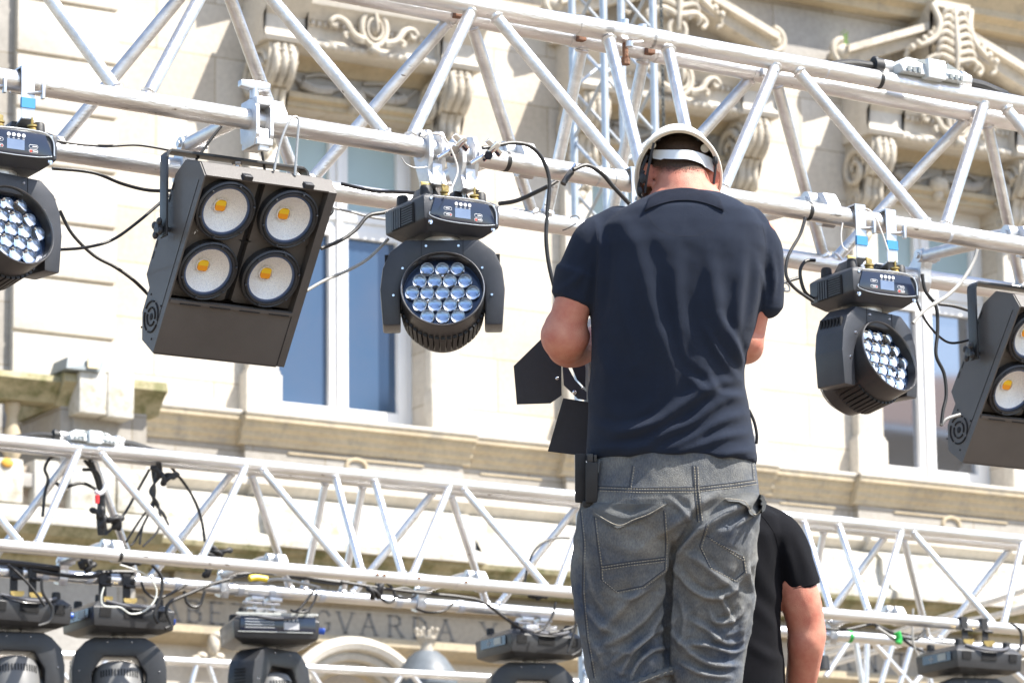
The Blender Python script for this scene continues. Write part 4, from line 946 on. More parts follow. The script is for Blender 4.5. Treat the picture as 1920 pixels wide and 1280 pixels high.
def lump(V, N, sc, amp, seed=0):
    from mathutils import noise as mn
    q = np.array([mn.noise(Vector(p)*sc+Vector((seed, 0, 0))) for p in V]); return V+N*(q*amp)[:, None]
def mk(name, V, Fc, mat, par, sharp=60):
    m = MB(); m.v = [tuple(p) for p in V]; m.f = Fc
    me = bpy.data.meshes.new(name); im = np.array(WM[par.name].inverted()); Vl = V@im[:3, :3].T+im[:3, 3]
    me.from_pydata([tuple(p) for p in Vl], [], Fc); me.update(); me.shade_smooth(); me.materials.append(mat)
    o = bpy.data.objects.new(name, me); COL.objects.link(o); o.parent = par; WM[o.name] = WM[par.name].copy(); return o
def hand(mb, W, d, up, side, sc=1.0, curl=1.0):
    """wrist W, pointing dir d, back-of-hand normal up, side = thumb direction"""
    d = d.normalized(); up = (up-d*up.dot(d)).normalized(); lat = d.cross(up)*side
    limb(mb, [W, W+d*.045, W+d*.085], [.027, .034, .033], 14, 4)
    for s in (-1, 1): limb(mb, [W+lat*.012*s+d*.02, W+lat*.022*s+d*.085], [.02, .017], 12, 4)
    for k, (o_, L) in enumerate(((.031, .072), (.011, .080), (-.010, .075), (-.029, .060))):
        b0 = W+d*.085+lat*o_; c1 = .5*curl; c2 = 1.2*curl
        p1 = b0+(d*math.cos(c1)-up*math.sin(c1))*L*.45; p2 = p1+(d*math.cos(c2)-up*math.sin(c2))*L*.33; p3 = p2+(d*math.cos(c2+.5)-up*math.sin(c2+.5))*L*.24
        limb(mb, [b0-d*.02, b0, p1, p2, p3], [.0095, .0095, .0085, .0078, .0068], 10, 4)
    t0 = W+lat*.026+d*.025; limb(mb, [t0, t0+lat*.022+d*.025-up*.01, t0+lat*.022+d*.055-up*.022, t0+lat*.010+d*.075-up*.03], [.014, .012, .0105, .009], 10, 4)
# ---------------- man with the helmet
zf = atd(1262, 1690, D1).z
c0 = atd(1262, 870, D1)
BOXTOP = .62
man = thing('person', 'man from behind in white helmet, navy polo shirt and faded jeans, head bowed', 'person', (c0.x, c0.y, BOXTOP))
g_ = lambda x, y, dd=0.: atd(x, y, D1+dd)
b = MB()
# trunk under the clothes
loft(b, [ring_px(1228, 1342, 352, D1+.03, .06), ring_px(1190, 1380, 395, D1+.01, .08), ring_px(1150, 1430, 430, D1, .10), ring_px(1128, 1430, 520, D1-.0, .11), ring_px(1132, 1400, 640, D1, .115), ring_px(1125, 1385, 760, D1, .115), ring_px(1115, 1400, 880, D1, .12), ring_px(1105, 1405, 960, D1-.0, .125), ring_px(1120, 1390, 1010, D1, .10)])
limb(b, [g_(1285, 395, .0), g_(1281, 352, .02), g_(1277, 328, .062)], [.070, .062, .056])
# head: cranium bowed forward
hc = g_(1277, 312, .085); limb(b, [hc+CU*-.01-FH*.015, hc+CU*.012+FH*.03], [.071, .073], 28); b.ball(hc+FH*.045+ZZ*.005, (.074, .08, .078), None, 24, 14)
fdir = (FH*.62-ZZ*.78).normalized(); limb(b, [hc+FH*.06-ZZ*.02, hc+FH*.085-ZZ*.075, hc+FH*.07-ZZ*.11], [.066, .058, .035])     # face and jaw, looking down
nz = hc+FH*.06-ZZ*.02+ (FH*.9+ZZ*-.35)*.085; limb(b, [nz-ZZ*-.02, nz+FH*.014-ZZ*.022], [.009, .014], 10); 
for s in (-1, 1):
    e_ = hc+RH*s*.031+FH*.125-ZZ*.035; b.ball(e_, .012, None, 10, 6)
    ear = g_(1279+s*(62 if s > 0 else 66), 330, .045); b.ball(ear, (.012, .016, .030), None, 12, 8); b.ball(ear+ZZ*.016-FH*.004, (.012, .016, .018), None, 12, 8)
limb(b, [hc+RH*-.02+FH*.125-ZZ*.09, hc+RH*.02+FH*.125-ZZ*.09], [.007, .007], 8)
# arms
limb(b, [g_(1135, 440), g_(1092, 520, -.01), g_(1068, 590, -.01), g_(1060, 628, .0), g_(1062, 650, .03)], [.045, .040, .044, .0575, .045], 24)
limb(b, [g_(1060, 615, .01), g_(1062, 648, .05), g_(1078, 652, .11), g_(1112, 640, .22), g_(1150, 628, .30)], [.052, .047, .046, .036, .027], 22)
limb(b, [g_(1425, 440), g_(1428, 520), g_(1413, 600), g_(1398, 648, .02)], [.040, .034, .032, .041], 24)
limb(b, [g_(1400, 640, .0), g_(1398, 652, .05), g_(1378, 640, .14), g_(1340, 618, .25), g_(1290, 600, .33)], [.040, .040, .038, .033, .026], 22)
hand(b, g_(1150, 628, .30), (RH*.8+FH*.5+ZZ*.1), ZZ+FH*.4, 1, 1, .8); hand(b, g_(1290, 600, .33), (-RH*.85+FH*.4+ZZ*.05), ZZ+FH*.4, -1, 1, .8)
# legs down to the feet
zft = lambda P, z: Vector((P.x, P.y, z))
HL = g_(1175, 985); KL = g_(1180, 1235, .0); KL = zft(KL, BOXTOP+.50); AL = zft(g_(1190, 1300, -.02), BOXTOP+.09)
HR_ = g_(1335, 985); KR = zft(g_(1322, 1235, -.01), BOXTOP+.50); AR = zft(g_(1318, 1300, .0), BOXTOP+.09)
for H_, K_, A_ in ((HL, KL, AL), (HR_, KR, AR)):
    limb(b, [H_, (H_+K_)/2, K_, K_*.72+A_*.28-FH*.015, A_], [.080, .066, .050, .052, .038], 22)
    limb(b, [A_-ZZ*.03-FH*.03, A_-ZZ*.045+FH*.08, A_-ZZ*.06+FH*.17], [.038, .036, .026], 16)
V, N, Fc = remesh(b, .0062, 5); V = lump(V, N, 14, .0022, 3)
mk('body', V, Fc, SKIN, man); Vb, Fb = V, Fc
# cropped hair shell, thinning out down the nape
h = MB(); limb(h, [hc+CU*-.01-FH*.015, hc+CU*.012+FH*.03], [.0755, .0775], 36); h.ball(hc+FH*.045+ZZ*.005, (.079, .085, .083), None, 40, 24)
V, N, Fc = remesh(h, .004, 2); Vt = BVHTree.FromPolygons([tuple(p) for p in Vb], [tuple(q) for q in Fb])
px, py, dd_ = pxs(V)
for i in range(len(V)):      # settle the shell on the scalp
    if py[i] > 275 and N[i]@npFW < 0:
        r_ = Vt.find_nearest(Vector(V[i]))
        if r_[0] is not None: q_ = r_[0]+r_[1]*.0012; V[i] = tuple(q_)
px, py, dd_ = pxs(V)
Fk = [f_ for f_ in Fc if min(py[i] for i in f_) < 348]
hm = M('cropped brown hair', (.05, .03, .022), .85, 0, (.10, .06, .04), 260, .5, 900); t_ = hm.node_tree; b_ = t_.nodes['Principled BSDF']
at_ = t_.nodes.new('ShaderNodeAttribute'); at_.attribute_name = 'fade'; nz_ = t_.nodes.new('ShaderNodeTexNoise'); nz_.inputs['Scale'].default_value = 420; nz_.inputs['Detail'].default_value = 2
tc_ = [n for n in t_.nodes if n.type == 'TEX_COORD'][0]; t_.links.new(tc_.outputs['Object'], nz_.inputs['Vector'])
ma = t_.nodes.new('ShaderNodeMath'); ma.operation = 'SUBTRACT'; t_.links.new(at_.outputs['Fac'], ma.inputs[0]); t_.links.new(nz_.outputs['Fac'], ma.inputs[1])
mb_ = t_.nodes.new('ShaderNodeMath'); mb_.operation = 'MULTIPLY_ADD'; mb_.use_clamp = True; mb_.inputs[1].default_value = 5; mb_.inputs[2].default_value = .5; t_.links.new(ma.outputs[0], mb_.inputs[0]); t_.links.new(mb_.outputs[0], b_.inputs['Alpha'])
ho = mk('hair', V, Fk, hm, man)
fa = ho.data.attributes.new('fade', 'FLOAT', 'POINT'); lim = 332-((px-1277)/62)**2*6
fa.data.foreach_set('value', np.clip(1.0-(py-(lim-40))/52, .12, 1).astype(np.float32))
# ---------------- polo shirt
s_ = MB()
rows = [(1222, 1350, 366, .02, .070), (1188, 1388, 384, .01, .085), (1150, 1418, 404, .0, .098), (1118, 1440, 432, -.005, .108), (1108, 1443, 470, -.01, .118), (1106, 1436, 530, -.01, .125), (1109, 1424, 590, -.01, .128),
        (1108, 1410, 640, -.01, .128), (1107, 1396, 690, -.005, .126), (1104, 1394, 725, .0, .126), (1101, 1402, 775, .0, .128), (1100, 1412, 825, .0, .134), (1101, 1419, 860, .0, .138), (1106, 1418, 872, .0, .137)]
loft(s_, [ring_px(a, c_, y, D1+dd, t, 56, 2.35) for a, c_, y, dd, t in rows])
limb(s_, [g_(1160, 425), g_(1125, 460), g_(1098, 510), g_(1082, 548)], [.050, .066, .062, .058], 26)
limb(s_, [g_(1400, 425), g_(1424, 465), g_(1432, 520), g_(1436, 565)], [.050, .052, .047, .041], 26)
# sleeve mouths: flared straight cuffs
def cuff(mb, A, B, rA, rB): mb.tube([A, A*.5+B*.5, B], [rA, (rA+rB)/2, rB], 32)
cuff(s_, g_(1092, 510, -.005), g_(1075, 564, -.005), .063, .0560); cuff(s_, g_(1434, 520), g_(1438, 581), .044, .0375)
V, N, Fc = remesh(s_, .0052, 6)
px, py, dd_ = pxs(V)
SF = [([(1150, 400), (1185, 450), (1205, 520), (1228, 600), (1258, 690), (1262, 760)], 20, .0050), ([(1118, 420), (1128, 470), (1124, 540), (1116, 600)], 9, .0055), ([(1108, 470), (1092, 520), (1086, 560)], 8, -.0035),
      ([(1168, 470), (1165, 560), (1185, 640), (1200, 720)], 17, .003), ([(1270, 480), (1268, 560), (1292, 640), (1322, 705)], 15, .0038), ([(1330, 470), (1340, 540), (1352, 620), (1392, 700)], 16, .005),
      ([(1395, 470), (1385, 560), (1380, 640), (1388, 700)], 12, .0055), ([(1418, 480), (1418, 540), (1404, 610)], 8, .004), ([(1350, 590), (1375, 640), (1396, 690)], 8, .0045), ([(1320, 610), (1350, 665), (1390, 722)], 8, .004),
      ([(1265, 585), (1282, 660), (1305, 690)], 10, .003), ([(1392, 742), (1345, 755), (1300, 790), (1245, 812), (1180, 850)], 11, .0065), ([(1395, 715), (1340, 722), (1285, 755), (1225, 792), (1130, 826)], 12, .0070),
      ([(1405, 775), (1350, 790), (1300, 818), (1240, 845)], 10, .0055), ([(1412, 812), (1360, 818), (1300, 838), (1240, 862)], 9, .005), ([(1105, 790), (1150, 806), (1210, 800), (1262, 780)], 11, .0045), ([(1104, 845), (1160, 838), (1220, 836)], 9, .004),
      ([(1325, 700), (1345, 735), (1392, 742)], 9, .005), ([(1282, 700), (1320, 730), (1350, 752)], 10, .0045), ([(1120, 640), (1140, 700), (1130, 770)], 14, .003), ([(1235, 700), (1225, 750), (1180, 790)], 12, .003),
      ([(1048, 545), (1085, 520), (1110, 480)], 8, .003), ([(1445, 470), (1452, 520), (1446, 560)], 6, .0035), ([(1425, 500), (1434, 545), (1430, 578)], 6, .003), ([(1410, 845), (1370, 850), (1320, 862)], 6, .004), ([(1300, 865), (1230, 866), (1150, 868)], 5, .003)]
V = V+(ridged(V, N, 6, .003, 5, (1.3, 1.3, .8))-V)*np.clip((py-520)/180, 0, 1)[:, None]; V = folds(V, N, [(p_, w_*.9, h_) for p_, w_, h_ in SF], 1.3); V = lump(V, N, 9, .0045, 1); V = lump(V, N, 30, .0010, 5)
shirt = mk('polo_shirt', V, Fc, NAVY, man)
BV = {}
def bvh(key, V, Fc): BV[key] = BVHTree.FromPolygons([tuple(p) for p in V], [tuple(f) for f in Fc])
bvh('shirt', V, Fc)
def hit(key, x, y, off=.0):
    d = ray(x, y); r_ = BV[key].ray_cast(Vector((0, 0, 0)), d.normalized())
    return (r_[0]-d.normalized()*off, r_[1]) if r_[0] is not None else (None, None)
def lin(pl, st=5.):
    o_ = []
    for (x0, y0), (x1, y1) in zip(pl[:-1], pl[1:]):
        k = max(1, int(math.hypot(x1-x0, y1-y0)/st)); o_ += [(x0+(x1-x0)*i/k, y0+(y1-y0)*i/k) for i in range(k)]
    return o_+[pl[-1]]
def seam(mb, key, pl, rad=.0012, off=.0006, n=6, dash=0):
    P = [hit(key, x, y, off)[0] for x, y in (smp(pl, n) if n else lin(pl))]; P = [p for p in P if p is not None]
    if len(P) < 2: return
    if not dash: mb.tube(P, rad, 6); return
    Q = []
    for a, c_ in zip(P[:-1], P[1:]):
        L = (c_-a).length; k = max(1, int(L/dash))
        for i in range(k): Q.append((a.lerp(c_, i/k), a.lerp(c_, (i+.58)/k)))
    for a, c_ in Q: mb.tube([a, c_], rad, 4)
m = MB()
for pl in ([(1212, 400), (1230, 425), (1255, 439), (1283, 443), (1312, 440), (1340, 425), (1356, 402)], [(1116, 425), (1122, 470), (1116, 540), (1115, 585)], [(1428, 418), (1436, 460), (1434, 520), (1424, 580)],
           [(1102, 866), (1180, 872), (1280, 868), (1360, 862), (1417, 858)], [(1040, 540), (1075, 562), (1112, 572)], [(1426, 574), (1461, 568)]):
    seam(m, 'shirt', pl, .0009, -.0005)
m.build('shirt_seam', M('navy seam', (.010, .014, .026), .9), shirt, True)
bvh('body', Vb, Fb)
m = MB(); rows_ = []   # turned down collar standing against the nape
for k in range(6):
    row = []
    for i in range(33):
        t = (i-16)/16; u = k/5; x = 1283+t*(66+9*u); y = 352+23*u+(18+2*u)*t*t
        ds = [hit(q, x, y)[0] for q in ('shirt', 'body')]; ds = [p.dot(FW) for p in ds if p is not None]
        dd = min(ds+[D1+.02])-.006-.003*math.sin(u*math.pi)
        if k: dd = min(dd, rows_[-1][i].dot(FW)-.001)
        row.append(atd(x, y, dd))
    rows_.append(row)
vs = [p for row in rows_ for p in row]; nv = len(vs); vs += [p+FW*.005 for p in vs]; fs = []
for k in range(5):
    for i in range(32): q = (k*33+i, k*33+i+1, (k+1)*33+i+1, (k+1)*33+i); fs += [q, tuple(j_+nv for j_ in q[::-1])]
bd_ = [(i, i+1) for i in range(32)]+[(5*33+i, 5*33+i+1) for i in range(32)]+[(k*33, (k+1)*33) for k in range(5)]+[(k*33+32, (k+1)*33+32) for k in range(5)]
for a_, c_ in bd_: fs.append((a_, c_, c_+nv, a_+nv))
m.add(vs, fs); m.build('collar', M('dark navy collar', (.006, .009, .019), .85, 0, (.009, .013, .026), 60, .6, 700, spec=.2), man, True, 80)
# ---------------- jeans
j = MB()
loft(j, [ring_px(1112, 1412, 850, D1, .124, 50, 2.3), ring_px(1101, 1419, 880, D1-.002, .130, 50), ring_px(1094, 1424, 915, D1-.006, .136, 50), ring_px(1087, 1428, 955, D1-.012, .142, 50), ring_px(1080, 1424, 995, D1-.012, .140, 50), ring_px(1082, 1418, 1020, D1-.008, .12, 50), ring_px(1092, 1408, 1036, D1, .10, 50)])
def leg(rows): loft(j, [ring_px(a, c_, y, D1+dd, t, 40, 2.2) for a, c_, y, dd, t in rows])
leg([(1084, 1274, 960, -.02, .118), (1075, 1274, 1010, -.022, .125), (1072, 1271, 1060, -.015, .120), (1074, 1266, 1105, -.008, .112), (1082, 1262, 1150, .0, .104), (1089, 1257, 1195, .0, .098), (1098, 1257, 1235, .0, .095), (1106, 1262, 1268, -.002, .094), (1112, 1264, 1300, .0, .092)])
leg([(1250, 1428, 960, -.02, .118), (1250, 1420, 1010, -.022, .125), (1249, 1418, 1060, -.015, .120), (1248, 1415, 1105, -.008, .112), (1246, 1409, 1150, .0, .104), (1245, 1402, 1195, .0, .100), (1246, 1396, 1235, .0, .098), (1252, 1390, 1280, .0, .096), (1258, 1384, 1316, .0, .094)])
V, N, Fc = remesh(j, .0042, 6)
JF = [([(1303, 915), (1306, 965), (1288, 1000), (1266, 1035), (1258, 1100)], 9, -.006), ([(1262, 1020), (1256, 1080), (1253, 1150), (1251, 1250)], 8, -.010),
      ([(1425, 935), (1385, 950), (1340, 975), (1300, 1005), (1272, 1040)], 11, .0065), ([(1360, 915), (1310, 945), (1262, 985), (1215, 1008)], 13, .0055), ([(1255, 935), (1280, 955), (1300, 985)], 8, .0035),
      ([(1262, 1048), (1215, 1090), (1165, 1140), (1120, 1190)], 13, .0065), ([(1256, 1085), (1225, 1140), (1170, 1190), (1110, 1215)], 11, .006), ([(1252, 1130), (1222, 1180), (1185, 1215), (1140, 1245)], 9, .0065),
      ([(1250, 1175), (1215, 1195), (1185, 1225), (1165, 1262)], 8, .0075), ([(1252, 1215), (1225, 1218), (1195, 1245), (1180, 1280)], 7, .007), ([(1095, 1130), (1120, 1165), (1160, 1190)], 10, .0045), ([(1090, 1180), (1120, 1215), (1135, 1260)], 10, .0045),
      ([(1082, 1010), (1100, 1050), (1112, 1110), (1135, 1150)], 9, .004), ([(1150, 1120), (1195, 1115), (1240, 1092)], 9, .004),
      ([(1262, 1050), (1290, 1095), (1330, 1118), (1370, 1108), (1405, 1060)], 8, .0065), ([(1268, 1030), (1310, 1050), (1360, 1090), (1400, 1120)], 10, .0045), ([(1290, 1160), (1325, 1178), (1360, 1206), (1392, 1200)], 8, .0065),
      ([(1345, 1110), (1362, 1140), (1375, 1175)], 6, .006), ([(1330, 1140), (1342, 1165), (1378, 1158), (1402, 1120)], 7, .006), ([(1290, 1205), (1330, 1210), (1372, 1222), (1394, 1215)], 7, .0065), ([(1262, 1185), (1300, 1225), (1340, 1245), (1388, 1246)], 8, .006),
      ([(1275, 1240), (1320, 1262), (1370, 1268)], 7, .006), ([(1408, 1000), (1398, 1060), (1410, 1110), (1395, 1170), (1390, 1230)], 9, .006), ([(1380, 985), (1402, 970), (1418, 955)], 7, .005), ([(1270, 1110), (1285, 1160), (1275, 1210)], 9, .0045),
      ([(1120, 955), (1180, 970), (1240, 950)], 9, .003), ([(1130, 1010), (1190, 1030), (1245, 1015)], 16, .003)]
px, py, dd_ = pxs(V)
V = V+N*((np.clip((py-1080)/150, 0, 1)*.5+.5)[:, None]*0)
lo_ = (np.clip((py-935)/60, 0, 1)*(.45+.55*np.clip((py-1080)/120, 0, 1)))[:, None]
V = V+(ridged(V, N, 6.5, .0075, 3, (1, 1, 1.5))-V)*lo_; V = V+(ridged(V, N, 15, .0028, 12, (1, 1, 1.4))-V)*lo_
V = folds(V, N, [(p_, w_*.72, h_) for p_, w_, h_ in JF], 1.6); V = lump(V, N, 11, .005, 8); V = lump(V, N, 40, .0010, 2)
px, py, dd_ = pxs(V)
jeans = mk('jeans', V, Fc, DENIM, man); bvh('jeans', V, Fc)
lines = [[(1122, 911), (1200, 914), (1300, 913), (1370, 905), (1426, 897)], [(1122, 917), (1200, 920), (1300, 919), (1370, 911), (1427, 903)], [(1299, 872), (1301, 913), (1308, 978)], [(1305, 872), (1307, 913), (1314, 975)],
         [(1186, 872), (1180, 912)], [(1409, 868), (1412, 900)], [(1088, 954), (1094, 1017), (1092, 1108), (1100, 1190), (1114, 1270)],
         [(1114, 968), (1120, 1020), (1126, 1062), (1127, 1085), (1155, 1108), (1205, 1098), (1246, 1067), (1248, 1010), (1244, 956)], [(1126, 1060), (1180, 1052), (1246, 1044)], [(1127, 1065), (1180, 1057), (1246, 1049)],
         [(1325, 981), (1312, 1024), (1330, 1062), (1378, 1087), (1396, 1071), (1392, 1042), (1325, 1004)], [(1330, 1008), (1392, 1048)]]
m = MB(); 
for pl in lines: seam(m, 'jeans', pl, .0016, -.0002, 0)
m.build('seam', THREAD, jeans, True)
m = MB()
for pl in lines: seam(m, 'jeans', [(x+3.2, y+2.6) for x, y in pl], .0012, .0006, 0, .0042)
m.build('stitching', THREADL, jeans, True)
def patch(name, poly, mat, off, th, par, key='jeans', lift=None, sub=10):
    """cloth flap lying on the surface: polygon in photo pixels, projected on to the garment"""
    bm = bmesh.new(); xs = [p[0] for p in poly]; ys = [p[1] for p in poly]
    f = bm.faces.new([bm.verts.new((x, y, 0)) for x, y in poly]); bmesh.ops.triangulate(bm, faces=[f])
    bmesh.ops.subdivide_edges(bm, edges=bm.edges[:], cuts=sub, use_grid_fill=True); bmesh.ops.triangulate(bm, faces=bm.faces)
    bm.verts.index_update(); top = []; 
    for v_ in bm.verts:
        P, n_ = hit(key, v_.co.x, v_.co.y)
        if P is None: P = atd(v_.co.x, v_.co.y, D1-.10)
        u = (v_.co.y-min(ys))/(max(ys)-min(ys)); top.append(P-FW*(off+(lift or 0)*u*u))
    n = len(top); fs = [tuple(v_.index for v_ in f_.verts) for f_ in bm.faces]; be = [tuple(v_.index for v_ in e.verts) for e in bm.edges if e.is_boundary]; bm.free()
    m_ = MB(); m_.add(top+[p+FW*th for p in top], fs+[tuple(i+n for i in f_[::-1]) for f_ in fs]+[(a, c_, c_+n, a+n) for a, c_ in be]); return m_.build(name, mat, par, True, 60)
fl1 = patch('pocket_flap', [(1112, 941), (1180, 944), (1253, 943), (1238, 953), (1217, 968), (1190, 978), (1158, 990), (1135, 978), (1112, 964)], DENIMD, .004, .005, jeans, lift=.004)
fl2 = patch('pocket_flap', [(1353, 930), (1380, 925), (1412, 922), (1430, 928), (1437, 941), (1434, 955), (1416, 969), (1405, 962), (1400, 948), (1385, 940), (1366, 939)], DENIMD, .010, .006, jeans, lift=.012)
for pl in ([(1116, 962), (1158, 984), (1190, 973), (1217, 963), (1246, 946)],):
    m = MB(); P = [hit('jeans', x, y, .010)[0] for x, y in smp(pl)]
    m.tube([p for p in P if p is not None], .0011, 5); m.build('stitching', THREADL, fl1, True)
m = MB(); P = [atd(x, y, hit('jeans', min(x, 1420), y)[0].dot(FW)-.026) for x, y in smp([(1360, 934), (1395, 939), (1408, 958), (1418, 964), (1430, 952)])]; m.tube(P, .0011, 5); m.build('stitching', THREADL, fl2, True)
# rolled, frayed hem of the near trouser leg
m = MB(); pts = [hit('jeans', x, y, .006)[0] for x, y in smp([(1118, 1292), (1165, 1290), (1205, 1276), (1240, 1262), (1260, 1256)], 8)]; pts = [p for p in pts if p is not None]
m.tube(pts, [.009+.0022*math.sin(i*1.7) for i in range(len(pts))], 10); m.build('rolled_hem', DENIMD, jeans, True, 60)
m = MB(); m.tube([p-FW*.010+ZZ*.001*math.sin(i*2.2) for i, p in enumerate(pts)], .0015, 5); m.build('stitching', THREADL, jeans, True)
m = MB()   # small gap of belt and loose loop at the left waist
pts = [hit('jeans', x, y, .012)[0] for x, y in [(1124, 862), (1122, 873), (1120, 886)]]; m.tube([p for p in pts if p is not None], .004, 6); m.build('belt_loop', DENIMD, jeans, True)
# shoes
for A_ in (AL, AR):
    m = MB(); f0 = zft(A_, BOXTOP); pf = []
    for x, w_, h_ in ((-.065, .036, .075), (-.02, .042, .10), (.06, .045, .085), (.14, .050, .055), (.20, .042, .04), (.225, .02, .03)):
        for s in (-1, 1): pf += [f0+FH*x+RH*s*w_+ZZ*.002, f0+FH*x+RH*s*w_*.75+ZZ*h_]
    m.hull(pf, None, .008); m.build('shoe', M('brown work boot', (.10, .06, .035), .6), man, True, 50)
# ---------------- helmet, tipped forward with the bowed head
tl = R(50); hup = (ZZ*math.cos(tl)+FH*math.sin(tl)).normalized(); hbk = (ZZ*math.sin(tl)-FH*math.cos(tl)).normalized(); hrt = CR.copy()
hco = g_(1272, 333, .04)
m = MB(); vs = []; fs = []; NA, NR = 56, 18
def hp(a, r_, off=0.):
    # a = azimuth (0 = back), r_ = 0 rim .. 1 crown
    ph = r_*math.pi/2; rx = .0955+off; ry = .118+off; h_ = .150+off
    return hco+hrt*(rx*math.sin(a)*math.cos(ph))+hbk*(ry*math.cos(a)*math.cos(ph))+hup*(h_*math.sin(ph))
for side in (0, 1):
    for i in range(NR+1):
        for k in range(NA): vs.append(hp(2*math.pi*k/NA, i/NR, -.005*side))
n0 = (NR+1)*NA
for i in range(NR):
    for k in range(NA):
        k2 = (k+1) % NA; fs.append((i*NA+k, i*NA+k2, (i+1)*NA+k2, (i+1)*NA+k)); fs.append((n0+i*NA+k, n0+(i+1)*NA+k, n0+(i+1)*NA+k2, n0+i*NA+k2))
for k in range(NA): k2 = (k+1) % NA; fs.append((k, n0+k, n0+k2, k2))
m.add(vs, fs)
rim = []
for k in range(NA+1):
    a = 2*math.pi*k/NA; rim.append(hp(a, 0, .003)-hup*.002)
m.tube(rim, .0034, 8, cap=False)
# brim at the front
br_ = [hco-hbk*(.10+.04*math.cos(t))+hrt*.085*math.sin(t) for t in np.linspace(-1.4, 1.4, 15)]; m.prism(br_, hup*.004)
m.build('helmet', HELM, man, True, 50)
m = MB()   # inner liner strip + suspension
for a in (-1.25, -.55, .55, 1.25): m.tube([hp(a, 0.02, -.008), hp(a, .3, -.016), hp(a, .6, -.02)], .004, 6)
m.build('helmet_harness', WEB, man, True)
m = MB()
for s in (-1, 1):
    q = g_(1272+s*50, 272 if s < 0 else 278, .03); m.cyl(q, q+FW*.012, .010, 14); m.cyl(q-FW*.004, q, .005, 10)
m.build('harness_knob', HELM, man, True)
m = MB(); vs = []; fs = []; nn = 22
for i in range(nn+1):
    t = i/nn*2-1; x = 1281+t*57; top = 281+9*t*t+9*t*abs(t); bot = 301+(9*abs(t)**1.5)+13*t*abs(t); d_ = D1-.018+.055*t*t
    if abs(t) < .65: bot -= 3
    for yy, dd in ((top, 0), (bot, -.003), (bot, .003), (top, .003)): vs.append(atd(x, yy, d_+dd+ (0 if yy == top else -.004)))
for i in range(nn):
    for k in range(4): k2 = (k+1) % 4; fs.append((i*4+k, i*4+k2, i*4+4+k2, i*4+4+k))
m.add(vs, fs); m.build('nape_strap', STRAP, man, True, 60)
for pl, dd in (([(1226, 268), (1219, 300), (1213, 330), (1209, 362)], -.01), ([(1208, 320), (1199, 340), (1197, 362), (1206, 372)], .0), ([(1214, 292), (1204, 318), (1200, 345)], .01), ([(1343, 296), (1341, 320), (1338, 345)], .0)):
    m = MB(); m.tube([g_(x, y, dd) for x, y in smp(pl)], .0032, 6); m.build('chin_strap', WEB, man, True)
m = MB()
m.ball(g_(1200, 358, -.01), (.006, .007, .010), None, 8, 6); m.ball(g_(1206, 335, -.01), (.006, .01, .012), None, 8, 6); m.ball(g_(1341, 302), (.006, .008, .012), None, 8, 6)
m.build('strap_buckle', WEB, man, True)
# pouch on the belt
pt = g_(1098, 895, -.09)
pch = thing('belt_pouch', 'black tool pouch with a multitool clipped to the left of the waistband', 'pouch', pt)
def pbox(mb, x0, x1, y0, y1, dd, dep, bev=.004): 
    P = [g_(x, y, dd+q) for q in (0, dep) for x in (x0, x1) for y in (y0, y1)]; mb.hull(P, None, bev)
m = MB(); pbox(m, 1078, 1099, 850, 942, -.07, .05); m.build('pouch_flap', WEB, pch, True)
m = MB(); pbox(m, 1098, 1121, 866, 942, -.10, .045); pbox(m, 1092, 1114, 938, 950, -.09, .03); m.build('sheath', M('dark cordura', (.02, .02, .022), .6, 0, (.012, .012, .013), 40), pch, True)
m = MB(); pbox(m, 1101, 1112, 850, 868, -.095, .03, .003); pbox(m, 1113, 1119, 852, 868, -.09, .03, .002); m.build('tool_handle', BLK, pch, True)
# cloth badge / lanyard at the right hip
lan = thing('lanyard', 'black and white lanyard tail showing beside the right hip of the helmeted man', 'lanyard', g_(1412, 810, .05))
m = MB(); m.tube([g_(x, y, .08) for x, y in smp([(1404, 768), (1414, 790), (1419, 815), (1418, 832)])], .0036, 8); m.build('cord', WEB, lan, True)
m = MB(); pbox(m, 1408, 1419, 815, 842, .09, .01, .003); m.build('tag', WHT, lan, True)
# flight case he stands on
fcx = (AL+AR)/2
fc = thing('flight_case', 'black flight case used as a step under the helmeted man', 'case', (fcx.x, fcx.y, .2))
m = MB(); m.box((-.45, -.3, .0), (.45, .3, BOXTOP-.2), Matrix.Rotation(HEAD-math.pi/2, 4, 'Z'), .01); m.build('case_shell', BLK, fc)
m = MB()
for x in (-.45, .45):
    for y in (-.3, .3): m.box((x-.015, y-.015, .0), (x+.015, y+.015, BOXTOP-.202), Matrix.Rotation(HEAD-math.pi/2, 4, 'Z'), .003)
m.build('corner_edging', ALU2, fc)
# ---------------- light with barn doors held behind him
bd = thing('barndoor_spotlight', 'grey spotlight with four black barn doors held in front of the helmeted man', 'stage light', g_(1150, 690, .4))
def door(poly, dd, lab=None):
    m_ = MB(); m_.prism([g_(x, y, q) for (x, y), q in zip(poly, dd)], FW*.003, bev=0); return m_.build('barn_door', M('blue black door', (.014, .017, .032), .45, 0, (.011, .013, .022), 6, .1, 80), bd, True)
door([(1014, 636), (1040, 630), (1052, 660), (1053, 741), (1032, 756), (969, 758), (963, 686)], [.27]*7)
door([(1056, 746), (1120, 756), (1120, 852), (1084, 853), (1027, 846)], [.25]*5)
door([(1130, 560), (1220, 560), (1240, 610), (1110, 610)], [.3]*4); door([(1250, 620), (1300, 610), (1310, 720), (1255, 710)], [.27]*4)
m = MB(); ax0 = g_(1150, 690, .27); ax1 = g_(1190, 640, .60)
m.lathe([(.085, .30), (.096, .30), (.098, .33), (.088, .35), (.0, .35)], ax0, ax1-ax0, 40); m.build('front_ring', BLK, bd, True)
